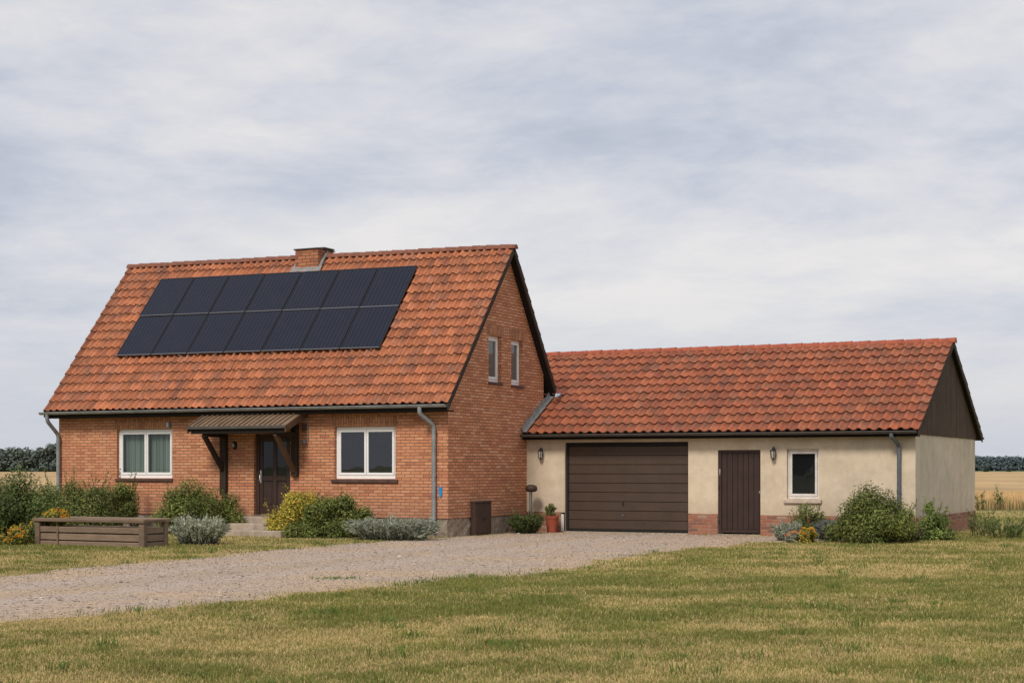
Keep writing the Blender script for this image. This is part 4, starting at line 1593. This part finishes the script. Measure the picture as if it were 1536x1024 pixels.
# driveway sheet
bm = bmesh.new()
vv = [bm.verts.new((p[0], p[1], 0)) for p in poly]
es = [bm.edges.new((vv[i], vv[(i+1) % len(vv)])) for i in range(len(vv))]
bmesh.ops.triangle_fill(bm, edges=es, use_beauty=True)
for f in bm.faces:
    if f.normal.z < 0:
        f.normal_flip()
dm_ = M()
bm.verts.index_update()
dm_.add([(v.co.x, v.co.y, .006) for v in bm.verts], [[v.index for v in f.verts] for f in bm.faces])
bm.free()
m, t, b = newmat('gravel', .95, .1)
co = t.objco()
vo = t.n('ShaderNodeTexVoronoi', {'Vector': co, 'Scale': 42.0})
vo2 = t.n('ShaderNodeTexVoronoi', {'Vector': co, 'Scale': 95.0})
n1 = t.noise(co, .55, 5, .6)
n2 = t.noise(co, 9, 5, .7)
c = t.ramp(t.n('ShaderNodeSeparateColor', {0: vo.outputs['Color']}).outputs[0], [(0, (.30, .225, .175)), (.45, (.48, .385, .315)), (.8, (.57, .47, .395)), (1, (.70, .60, .53))])
c2 = t.ramp(t.n('ShaderNodeSeparateColor', {0: vo2.outputs['Color']}).outputs[0], [(0, (.31, .23, .18)), (.6, (.51, .415, .34)), (1, (.66, .57, .49))])
c = t.mix(.5, c, c2)
c = t.mix(t.ramp(n1, [(.42, 0.0), (.64, .85)]), c, t.mix(n2, (.50, .36, .235, 1), (.62, .47, .32, 1)))
c = t.mix(.4, c, t.ramp(n2, [(.3, .25), (.7, .75)]), 'OVERLAY')
sx = t.n('ShaderNodeSeparateXYZ', {0: co})
uu_ = t.math('ADD', t.math('MULTIPLY', t.math('SUBTRACT', sx.outputs[0], CX), EX[0]), t.math('MULTIPLY', t.math('SUBTRACT', sx.outputs[1], CY), EX[1]))
uu_ = t.math('ADD', uu_, t.math('MULTIPLY', t.math('SUBTRACT', t.noise(co, .22, 2), .5), 1.6))
tk = None
for c0 in (2.15, 3.85):
    q_ = t.math('DIVIDE', t.math('SUBTRACT', uu_, c0), .34)
    e_ = t.math('EXPONENT', t.math('MULTIPLY', t.math('MULTIPLY', q_, q_), -1.0))
    tk = e_ if tk is None else t.math('MAXIMUM', tk, e_)
c = t.mix(t.math('MULTIPLY', tk, .85), c, t.mix(n2, (.46, .38, .325, 1), (.58, .49, .42, 1)))
q_ = t.math('DIVIDE', t.math('SUBTRACT', uu_, 3.0), .42)
mid_ = t.math('EXPONENT', t.math('MULTIPLY', t.math('MULTIPLY', q_, q_), -1.0))
c = t.mix(t.math('MULTIPLY', mid_, t.ramp(n2, [(.4, 0.0), (.65, .6)])), c, (.42, .33, .20, 1))
c = t.mix(1.0, c, (.93, .905, .885, 1), 'MULTIPLY')
t.set(b.inputs['Base Color'], c)
hgt = t.math('ADD', vo.outputs['Distance'], t.math('MULTIPLY', n2, 1.2))
t.set(b.inputs['Normal'], t.bump(hgt, .9, .02))
MAT['gravel'] = m
structure(part('driveway', dm_, MAT['gravel']))


# lawn colour field: green and straw patches
def lawn_field(x, y):
    wx = x+1.2*fbm(x*.5, y*.5, 3, 31)
    wy = y+1.2*fbm(x*.5, y*.5, 3, 37)
    a = fbm(wx*.28, wy*.62, 4, 1)
    b3 = fbm(wx*1.1, wy*1.7, 4, 5)
    c_ = fbm(x*4.1, y*4.1, 3, 7)
    f = .40*a+.38*b3+.22*c_
    return sstep(.37, .63, f)


def lawn_col(x, y, rng=None):
    s = lawn_field(x, y)
    n_ = len(np.atleast_1d(x))
    g1 = np.array([.178, .195, .048])
    g2 = np.array([.275, .262, .072])
    st1 = np.array([.50, .385, .175])
    st2 = np.array([.63, .48, .235])
    k = fbm(x*.9+5, y*.9, 3, 13)[:, None]
    gcol = g1*(1-k)+g2*k
    scol = st1*(1-k)+st2*k
    return gcol, scol, s


# near lawn sheet, slightly uneven
gx0, gx1, gy0, gy1 = -26, 30, 6, 61
st_ = .25
xs = np.arange(gx0, gx1+.01, st_)
ys = np.arange(gy0, gy1+.01, st_)
XX, YY = np.meshgrid(xs, ys)
xf, yf = XX.ravel(), YY.ravel()
gcol, scol, sfr = lawn_col(xf, yf)
cl = gcol*(1-sfr[:, None])+scol*sfr[:, None]
cl = cl*.75*(.8+.4*fbm(xf*4, yf*4, 2, 77))[:, None]
nx, ny = len(xs), len(ys)
idx = (np.arange(ny-1)[:, None]*nx+np.arange(nx-1)[None, :]).ravel()
Fg = np.stack([idx, idx+1, idx+1+nx, idx+nx], 1)
MAT['lawn'] = attr_mat('lawn', .95, 0, .05, .45, 26, .6)
structure(npmesh('lawn', np.stack([xf, yf, np.zeros_like(xf)], 1), Fg, cl, MAT['lawn'], None, True))

# the far ground out to the horizon
MAT['far_ground'] = simple_mat('far_ground', (.20, .21, .085), .95, .3, .02, bump=.0)
R_ = 6000
gm = M()
gm.add([(-R_, -R_, -.03), (R_, -R_, -.03), (R_, R_, -.03), (-R_, R_, -.03)], [(0, 1, 2, 3)])
structure(part('ground', gm, MAT['far_ground']))
MAT['meadow'] = simple_mat('meadow', (.17, .20, .085), .95, .25, .03, bump=.0)
gm = M()
gm.add([(-900, 560, .02), (900, 560, .02), (900, 1250, .02), (-900, 1250, .02)], [(0, 1, 2, 3)])
structure(part('meadow', gm, MAT['meadow']))


# grass blades ------------------------------------------------------
def blades(x, y, hgt, wid, col, rng, lean=.75):
    n = len(x)
    a = rng.uniform(0, 2*PI, n)
    dx, dy = np.cos(a), np.sin(a)
    la = rng.uniform(0, 2*PI, n)
    ll = rng.uniform(.1, 1.0, n)*lean
    lx, ly = np.cos(la)*ll*hgt, np.sin(la)*ll*hgt
    z0 = np.zeros(n)
    w2 = wid/2
    V = np.stack([
        np.stack([x-dx*w2, y-dy*w2, z0], 1),
        np.stack([x+dx*w2, y+dy*w2, z0], 1),
        np.stack([x+lx*.35+dx*w2*.8, y+ly*.35+dy*w2*.8, hgt*.6], 1),
        np.stack([x+lx*.35-dx*w2*.8, y+ly*.35-dy*w2*.8, hgt*.6], 1),
        np.stack([x+lx*1.1, y+ly*1.1, hgt*(1-.25*ll)], 1)], 1).reshape(-1, 3)
    i = np.arange(n)*5
    Fq = np.stack([i, i+1, i+2, i+3], 1)
    Ft = np.stack([i+3, i+2, i+4], 1)
    C = np.repeat(col, 5, 0)
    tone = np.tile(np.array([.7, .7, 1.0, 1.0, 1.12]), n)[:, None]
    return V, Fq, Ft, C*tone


def scatter_grass(name, n, y0, y1, hmean, wid, seed, yexp=1.0, xlim=None):
    rng = np.random.default_rng(seed)
    y = y0+(y1-y0)*rng.random(n)**yexp
    hw = y*.335+4.5
    x = rng.uniform(-1, 1, n)*hw
    if xlim is not None:
        k = (x > xlim[0]) & (x < xlim[1])
        x, y = x[k], y[k]
    # not on the gravel, except stragglers along its edge; not inside buildings
    jx = x+rng.normal(0, .13, len(x))*(1+3*(rng.random(len(x)) < .3))
    jy = y+rng.normal(0, .16, len(x))*(1+3*(rng.random(len(x)) < .3))
    keep = ~inpoly(jx, jy, DRIVE)
    a, b4 = x-CX, y-CY
    u = a*EX[0]+b4*EX[1]
    v = a*DX[0]+b4*DX[1]
    keep &= ~((u > -L) & (u < 0) & (v > -.02) & (v < 6))
    keep &= ~((u > -3) & (u < AL+.02) & (v > VA-.02) & (v < VA+AD))
    keep &= ~((u > -6.0) & (u < -3.12) & (v > -7.06) & (v < -6.0))
    keep &= ~((u > -6.0) & (u < -3.8) & (v > -1.7) & (v < 0))
    # hidden behind the buildings
    keep &= ~((y > 46) & (x > -13) & (x < 11.5))
    x, y = x[keep], y[keep]
    gcol, scol, s = lawn_col(x, y)
    # dry fringe beside the gravel
    fr = inpoly(x+.5, y-.2, DRIVE) | inpoly(x, y+.55, DRIVE) | inpoly(x, y-.55, DRIVE)
    fr &= fbm(x*.8, y*.8, 3, 55) > .46
    s = np.clip(s*.74+fr*.5, 0, 1)
    isst = rng.random(len(x)) < .04+.9*s
    col = np.where(isst[:, None], scol, gcol)*rng.uniform(.8, 1.22, len(x))[:, None]*(.82+.36*fbm(x*2.3, y*2.3, 3, 91))[:, None]
    hh = hmean*rng.uniform(.45, 1.35, len(x))*(1.2-.5*s)*(.75+.6*fbm(x*1.1, y*1.1, 3, 21))
    hh *= np.where(isst, .85, 1.0)
    ww = wid*rng.uniform(.6, 1.5, len(x))
    return blades(x, y, hh, ww, col, rng)


parts_ = [scatter_grass('a', 500000, 9.0, 16.5, .046, .0058, 1),
          scatter_grass('b', 330000, 16.5, 25, .046, .0078, 2),
          scatter_grass('c', 290000, 25, 40, .048, .012, 3),
          scatter_grass('d', 60000, 38, 61, .060, .022, 4)]
# taller tufts and broad leaved weeds
rng = np.random.default_rng(77)
TX = []
for (x_, y_, n_) in [(px(640, 17.5), 17.5, 0)]:
    pass
tuft = []
for k in range(150):
    y_ = rng.uniform(11.5, 36)
    x_ = rng.uniform(-1, 1)*y_*.33
    if inpoly(np.array([x_]), np.array([y_]), DRIVE)[0]:
        continue
    tuft.append((x_, y_, rng.integers(14, 40), rng.uniform(.05, .14), rng.uniform(.07, .13)))
# tufts that creep over the edge of the gravel, and the lone patch on it
lx, ly = L2W(5.24, -12.99)[:2]
tuft.append((lx, ly, 160, .20, .045))
for k in range(0, len(DRIVE), 7):
    p = DRIVE[k]
    if rng.random() < .30 and W2L(*p)[1] < 1.0:
        tuft.append((p[0]+rng.normal(0, .08), p[1]+rng.normal(0, .08), rng.integers(12, 45), rng.uniform(.08, .22), rng.uniform(.05, .10)))
X_ = np.concatenate([t_[0]+rng.normal(0, t_[3], t_[2]) for t_ in tuft])
Y_ = np.concatenate([t_[1]+rng.normal(0, t_[3]*.7, t_[2]) for t_ in tuft])
H_ = np.concatenate([np.full(t_[2], t_[4]) for t_ in tuft])*rng.uniform(.6, 1.2, len(X_))
uu, vv_ = W2L(X_, Y_)
ok = ~((uu > -L) & (uu < .02) & (vv_ > 0))
X_, Y_, H_ = X_[ok], Y_[ok], H_[ok]
ct = np.array([[.13, .19, .04]])*rng.uniform(.7, 1.3, len(X_))[:, None]
parts_.append(blades(X_, Y_, H_, np.full(len(X_), .011), ct, rng, .9))
V_, Q_, T_, C_ = [], [], [], []
o = 0
for (V, Fq, Ft, C) in parts_:
    V_.append(V)
    Q_.append(Fq+o)
    T_.append(Ft+o)
    C_.append(C)
    o += len(V)
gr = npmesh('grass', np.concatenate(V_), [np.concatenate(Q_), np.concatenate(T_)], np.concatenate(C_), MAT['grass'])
gr['kind'] = 'stuff'
gr['label'] = 'short mown grass with dry straw coloured patches'
gr['category'] = 'grass'

# scattered stones on the gravel ------------------------------------
rng = np.random.default_rng(41)
n = 100000
q = rng.random(n)
Yp = 17+(43-17)*rng.random(n)
Xp = -9.5+19*rng.random(n)
jx = Xp+rng.normal(0, .22, n)
jy = Yp+rng.normal(0, .22, n)
k = inpoly(jx, jy, DRIVE)
Xp, Yp = Xp[k], Yp[k]
uu, vv_ = W2L(Xp, Yp)
k = ~((vv_ > -.02) & (uu < .02)) & (vv_ < VA-.12)
Xp, Yp = Xp[k], Yp[k]
n = len(Xp)
sz = np.exp(rng.normal(-4.65, .40, n))
oct_ = np.array([[1, 0, 0], [-1, 0, 0], [0, 1, 0], [0, -1, 0], [0, 0, 1], [0, 0, -1]], float)
fo = np.array([[0, 2, 4], [2, 1, 4], [1, 3, 4], [3, 0, 4], [2, 0, 5], [1, 2, 5], [3, 1, 5], [0, 3, 5]])
A = oct_[None]*(1+rng.normal(0, .22, (n, 6, 1)))
th = rng.uniform(0, 2*PI, n)
cs, sn = np.cos(th)[:, None], np.sin(th)[:, None]
sx_, sy_, sz_ = rng.uniform(.7, 1.4, (n, 1)), rng.uniform(.6, 1.1, (n, 1)), rng.uniform(.35, .75, (n, 1))
ax, ay, az = A[:, :, 0]*sx_, A[:, :, 1]*sy_, A[:, :, 2]*sz_
VX = np.stack([(ax*cs-ay*sn)*sz[:, None]+Xp[:, None], (ax*sn+ay*cs)*sz[:, None]+Yp[:, None], az*sz[:, None]+.006+sz[:, None]*.25], 2)
pc = np.array([(.38, .30, .245), (.47, .385, .32), (.27, .215, .175), (.58, .50, .44), (.48, .36, .26)])
C = pc[rng.choice(5, n, p=[.34, .28, .22, .03, .13])]*rng.uniform(.75, 1.25, n)[:, None]
gs = npmesh('gravel_stones', VX.reshape(-1, 3), (fo[None]+(np.arange(n)*6)[:, None, None]).reshape(-1, 3), np.repeat(C, 6, 0), MAT['pebble'])
gs['kind'] = 'stuff'
gs['label'] = 'loose grey and tan stones scattered over the gravel drive'
gs['category'] = 'gravel'

# dark soil under the front shrubs, doubling as their painted contact shadow
sb = M()
pts = []
rb = random.Random(12)
for (u, v) in ((-11.9, -.01), (-5.9, -.01), (-5.95, -1.3), (-8, -1.5), (-10, -2.6), (-12.2, -2.8)):
    pts.append(L2W(u, v, .005))
sb.add(pts, [tuple(range(len(pts)))])
pts = [L2W(u, v, .005) for (u, v) in ((-3.85, -.01), (-3.8, -1.6), (-2.4, -2.0), (-1.0, -1.8), (-.2, -.9), (-.1, -.01))]
sb.add(pts, [tuple(range(len(pts)))])
pts = [L2W(u, v, .005) for (u, v) in ((7.0, VA-.02), (7.35, 1.7), (8.4, 1.2), (9.4, 1.4), (10.4, 2.4), (10.5, VA-.02))]
sb.add(pts, [tuple(range(len(pts)))])
structure(part('soil_shadow_bed', sb, MAT['soil']))

# ------------------------------------------------------------------ WHEAT FIELD
rng = np.random.default_rng(51)
V_, Q_, T_, C_ = [], [], [], []
o = 0
WC = np.array([(.70, .46, .21), (.76, .52, .26), (.60, .39, .17), (.80, .58, .31)])
# top sheet of ears
xs = np.linspace(-220, 220, 180)
ys = 66+(540-66)*np.linspace(0, 1, 150)**2
XX, YY = np.meshgrid(xs, ys)
xf, yf = XX.ravel(), YY.ravel()
zf = .66+.05*fbm(xf*.3, yf*.15, 3, 3)
zf = np.where(yf < 66.5, .05, zf)
cc_ = np.array([.58, .39, .185])*(.6+.8*fbm(xf*.16, yf*.06, 5, 5))[:, None]
nx, ny = len(xs), len(ys)
idx = (np.arange(ny-1)[:, None]*nx+np.arange(nx-1)[None, :]).ravel()
V_.append(np.stack([xf, yf, zf], 1))
Q_.append(np.stack([idx, idx+1, idx+1+nx, idx+nx], 1))
C_.append(cc_)
o = len(xf)
for (x0, x1) in ((-34, -13), (13, 34)):
    for (y0, y1, nn, wd) in ((62.6, 68, 15000, .018), (68, 85, 16000, .03), (85, 130, 16000, .05)):
        sc = y1/64
        x = rng.uniform(x0*sc, x1*sc, nn)
        y = rng.uniform(y0, y1, nn)
        front = sstep(62.5, 65, y)
        h = (.62+.14*rng.random(nn))*(.55+.45*front)+.1*(fbm(x*.4, y*.4, 3, 8)-.5)
        base_h = np.where(y > 68, .5, 0.0)
        V, Fq, Ft, C = blades(x, y, h, np.full(nn, wd)*rng.uniform(.7, 1.5, nn), WC[rng.choice(4, nn)]*rng.uniform(.75, 1.2, nn)[:, None], rng, .25)
        # greener, darker growth at the very edge
        gmix = (1-sstep(62.6, 64.2, np.repeat(y, 5)))[:, None]*(rng.random(nn).repeat(5) < .6)[:, None]
        C = C*(1-gmix)+np.array([.13, .125, .045])*gmix
        V_.append(V)
        Q_.append(Fq+o)
        T_.append(Ft+o)
        C_.append(C)
        o += len(V)
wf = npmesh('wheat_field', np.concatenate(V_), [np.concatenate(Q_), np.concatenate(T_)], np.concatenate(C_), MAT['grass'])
wf['kind'] = 'stuff'
wf['label'] = 'ripe golden wheat field stretching behind the house to the woods'
wf['category'] = 'wheat field'


# ------------------------------------------------------------------ DISTANT WOODS
def wood(name, label, trees, leafsize, nper, seed, cols):
    rng = np.random.default_rng(seed)
    VV, FF, CC = [], [], []
    o = 0
    cols = np.array(cols)
    for (x, y, w_, h_) in trees:
        nb = 12
        cen = np.stack([rng.uniform(-.42, .42, nb)*w_, rng.uniform(-.42, .42, nb)*w_, rng.uniform(.12, .85, nb)*h_], 1)
        cen[:, :2] *= (1-.6*(cen[:, 2]/h_-.35).clip(0))[:, None]
        rad = rng.uniform(.16, .27, nb)*w_
        rad = np.minimum(rad, (h_-cen[:, 2]).clip(.3))
        tone = rng.uniform(.8, 1.12, nb)*rng.uniform(.88, 1.12)
        ci = rng.choice(nb, nper)
        d = rng.normal(0, 1, (nper, 3))
        d /= np.linalg.norm(d, axis=1)[:, None]
        P = cen[ci]+d*(rad[ci]*rng.uniform(.75, 1.1, nper))[:, None]
        P[:, 2] = P[:, 2].clip(.1)
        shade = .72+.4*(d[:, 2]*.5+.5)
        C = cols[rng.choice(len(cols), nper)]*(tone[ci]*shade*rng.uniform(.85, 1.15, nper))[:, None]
        V, F, C = leaf_quads(P+np.array([x, y, 0]), d+np.array([0, 0, .6]), leafsize, .8, rng, C, .22)
        VV.append(V)
        FF.append(F+o)
        CC.append(C)
        o += len(V)
        # trunk
    ob = npmesh(name, np.concatenate(VV), np.concatenate(FF), np.concatenate(CC), MAT['far_leaf'])
    ob['kind'] = 'stuff'
    ob['label'] = label
    ob['category'] = 'woodland'
    return ob


r8 = random.Random(5)
# left wood, haze painted into its leaf colours, at about 450 m
tr = []
for k in range(74):
    Y = r8.uniform(545, 640)
    p = r8.uniform(-160, 330)
    h_ = r8.uniform(6.5, 9.2)
    tr.append((px(p, Y), Y, r8.uniform(6, 10), h_))
for (p, h_) in ((82, 10.8), (90, 10.4), (20, 9.4), (50, 8.6), (2, 8.6), (66, 8.8), (35, 9.0)):
    tr.append((px(p, 548), 548, 7.5, h_))
wood('distant_wood', 'dark green wood across the wheat field at the left', tr, 1.0, 800, 61, [(.14, .17, .14), (.155, .185, .15), (.125, .155, .135)])
# right wood at about 1300 m, haze baked into its bluer leaf colours
tr = []
for k in range(90):
    Y = r8.uniform(1260, 1400)
    p = r8.uniform(1340, 1680)
    tr.append((px(p, Y), Y, r8.uniform(13, 22), r8.uniform(10.5, 12.4)))
for k in range(40):
    p = 1400+k*6
    tr.append((px(p, 1258), 1258, r8.uniform(13, 19), r8.uniform(9.5, 11.8)))
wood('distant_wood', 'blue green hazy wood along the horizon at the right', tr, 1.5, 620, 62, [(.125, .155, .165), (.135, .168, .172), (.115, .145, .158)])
# wood behind the viewer, seen only in the window panes
tr = []
for k in range(70):
    Y = r8.uniform(-150, -110)
    tr.append((r8.uniform(-190, 60), Y, r8.uniform(9, 14), r8.uniform(8, 13)))
wood('roadside_wood', 'dark green wood mirrored in the window panes', tr, 1.4, 420, 63, [(.05, .07, .03), (.04, .06, .025)])
# lone bush in the meadow
tr = [(px(1479, 545), 545, 2.6, 2.3), (px(1513, 545), 545, 2.2, 1.4)]
for (x_, y_, w_, h_) in tr:
    ob = wood('field_bush', 'small dark bush at the far edge of the wheat field', [(x_, y_, w_, h_)], .45, 260, int(x_), [(.05, .07, .035), (.06, .08, .04)])
    del ob['kind']
    ob['category'] = 'bush'
    ob['group'] = 'bushes at the far edge of the wheat field'

# ------------------------------------------------------------------ WORLD, SUN, CAMERA
EL, AZ = math.radians(46), math.radians(205)     # azimuth clockwise from +Y
wd = bpy.data.worlds.new('World')
SC.world = wd
wd.use_nodes = True
nt = wd.node_tree
T = NT(nt)
bg = nt.nodes['Background']
out = [n for n in nt.nodes if n.type == 'OUTPUT_WORLD'][0]
sky = nt.nodes.new('ShaderNodeTexSky')
sky.sky_type = 'NISHITA'
sky.sun_disc = False
sky.sun_elevation = EL
sky.sun_rotation = AZ
sky.air_density = 1.0
sky.dust_density = 2.0
co = nt.nodes.new('ShaderNodeTexCoord').outputs['Generated']
sp_ = T.n('ShaderNodeSeparateXYZ', {0: co})
el = T.math('POWER', T.math('MAXIMUM', sp_.outputs[2], 0.0005), .72)
wv = T.n('ShaderNodeCombineXYZ', {0: T.math('MULTIPLY', sp_.outputs[0], 1.0), 1: T.math('MULTIPLY', sp_.outputs[1], 1.0),
                                  2: T.math('ADD', T.math('MULTIPLY', el, 2.7), T.math('MULTIPLY', sp_.outputs[0], -.10))})
n1 = T.noise(wv, 4.2, 9, .60, .25)
n2 = T.noise(wv, 15, 7, .62, .3)
n3 = T.noise(wv, 1.25, 3, .5)


def blob(cxx, czz, rx, rz):
    a_ = T.math('DIVIDE', T.math('SUBTRACT', sp_.outputs[0], cxx), rx)
    b_ = T.math('DIVIDE', T.math('SUBTRACT', sp_.outputs[2], czz), rz)
    q_ = T.math('ADD', T.math('MULTIPLY', a_, a_), T.math('MULTIPLY', b_, b_))
    return T.math('MULTIPLY', T.math('EXPONENT', T.math('MULTIPLY', q_, -1.0)), T.math('GREATER_THAN', sp_.outputs[1], 0.0))


n4 = T.noise(wv, 38, 6, .62, .3)
f = T.math('ADD', T.math('ADD', T.math('MULTIPLY', n1, .56), T.math('MULTIPLY', n2, .20)), T.math('ADD', T.math('MULTIPLY', n3, .20), T.math('MULTIPLY', n4, .04)))
f = T.math('ADD', f, T.math('MULTIPLY', blob(.09, .205, .17, .055), -.030))
f = T.math('ADD', f, T.math('MULTIPLY', blob(.10, .140, .17, .024), .03))
f = T.math('ADD', f, T.math('MULTIPLY', blob(-.27, .235, .16, .06), .03))
cl_ = T.ramp(f, [(.40, (.52, .555, .645)), (.455, (.59, .62, .70)), (.50, (.665, .68, .74)), (.545, (.735, .737, .775)), (.63, (.86, .83, .82))])
# near the horizon the layer turns even and bluish grey
hz = T.n('ShaderNodeMapRange', {'Value': sp_.outputs[2], 'From Min': .0, 'From Max': .11, 'To Min': .8, 'To Max': 0.0}).outputs[0]
cl_ = T.mix(hz, cl_, (.64, .665, .735, 1))
skc = T.mix(1.0, sky.outputs[0], (.10, .10, .10, 1), 'MULTIPLY')
fin = T.mix(.90, skc, cl_)
T.set(bg.inputs[0], fin)
bg.inputs[1].default_value = 1.0

sl = bpy.data.lights.new('sun', 'SUN')
sl.energy = 2.6
sl.angle = math.radians(14)
sl.color = (1, .94, .85)
so = link(bpy.data.objects.new('sun', sl))
dirv = Vector((math.sin(AZ)*math.cos(EL), math.cos(AZ)*math.cos(EL), math.sin(EL)))
so.rotation_euler = (-dirv).to_track_quat('-Z', 'Y').to_euler()
so.location = (-20, -20, 40)

cam = bpy.data.cameras.new('camera')
cam.sensor_width = 36
cam.lens = 36*FPX/1536
cam.shift_y = (703.15-512)/1536
cam.clip_start = .1
cam.clip_end = 12000
cob = link(bpy.data.objects.new('camera', cam))
cob.location = (0, 0, EYE)
cob.rotation_euler = (PI/2, 0, 0)
SC.camera = cob
SC.view_settings.view_transform = 'Standard'
SC.view_settings.look = 'None'
SC.view_settings.exposure = 0
SC.view_settings.gamma = 1
SC.render.engine = 'CYCLES'
SC.cycles.max_bounces = 6
SC.cycles.transparent_max_bounces = 8
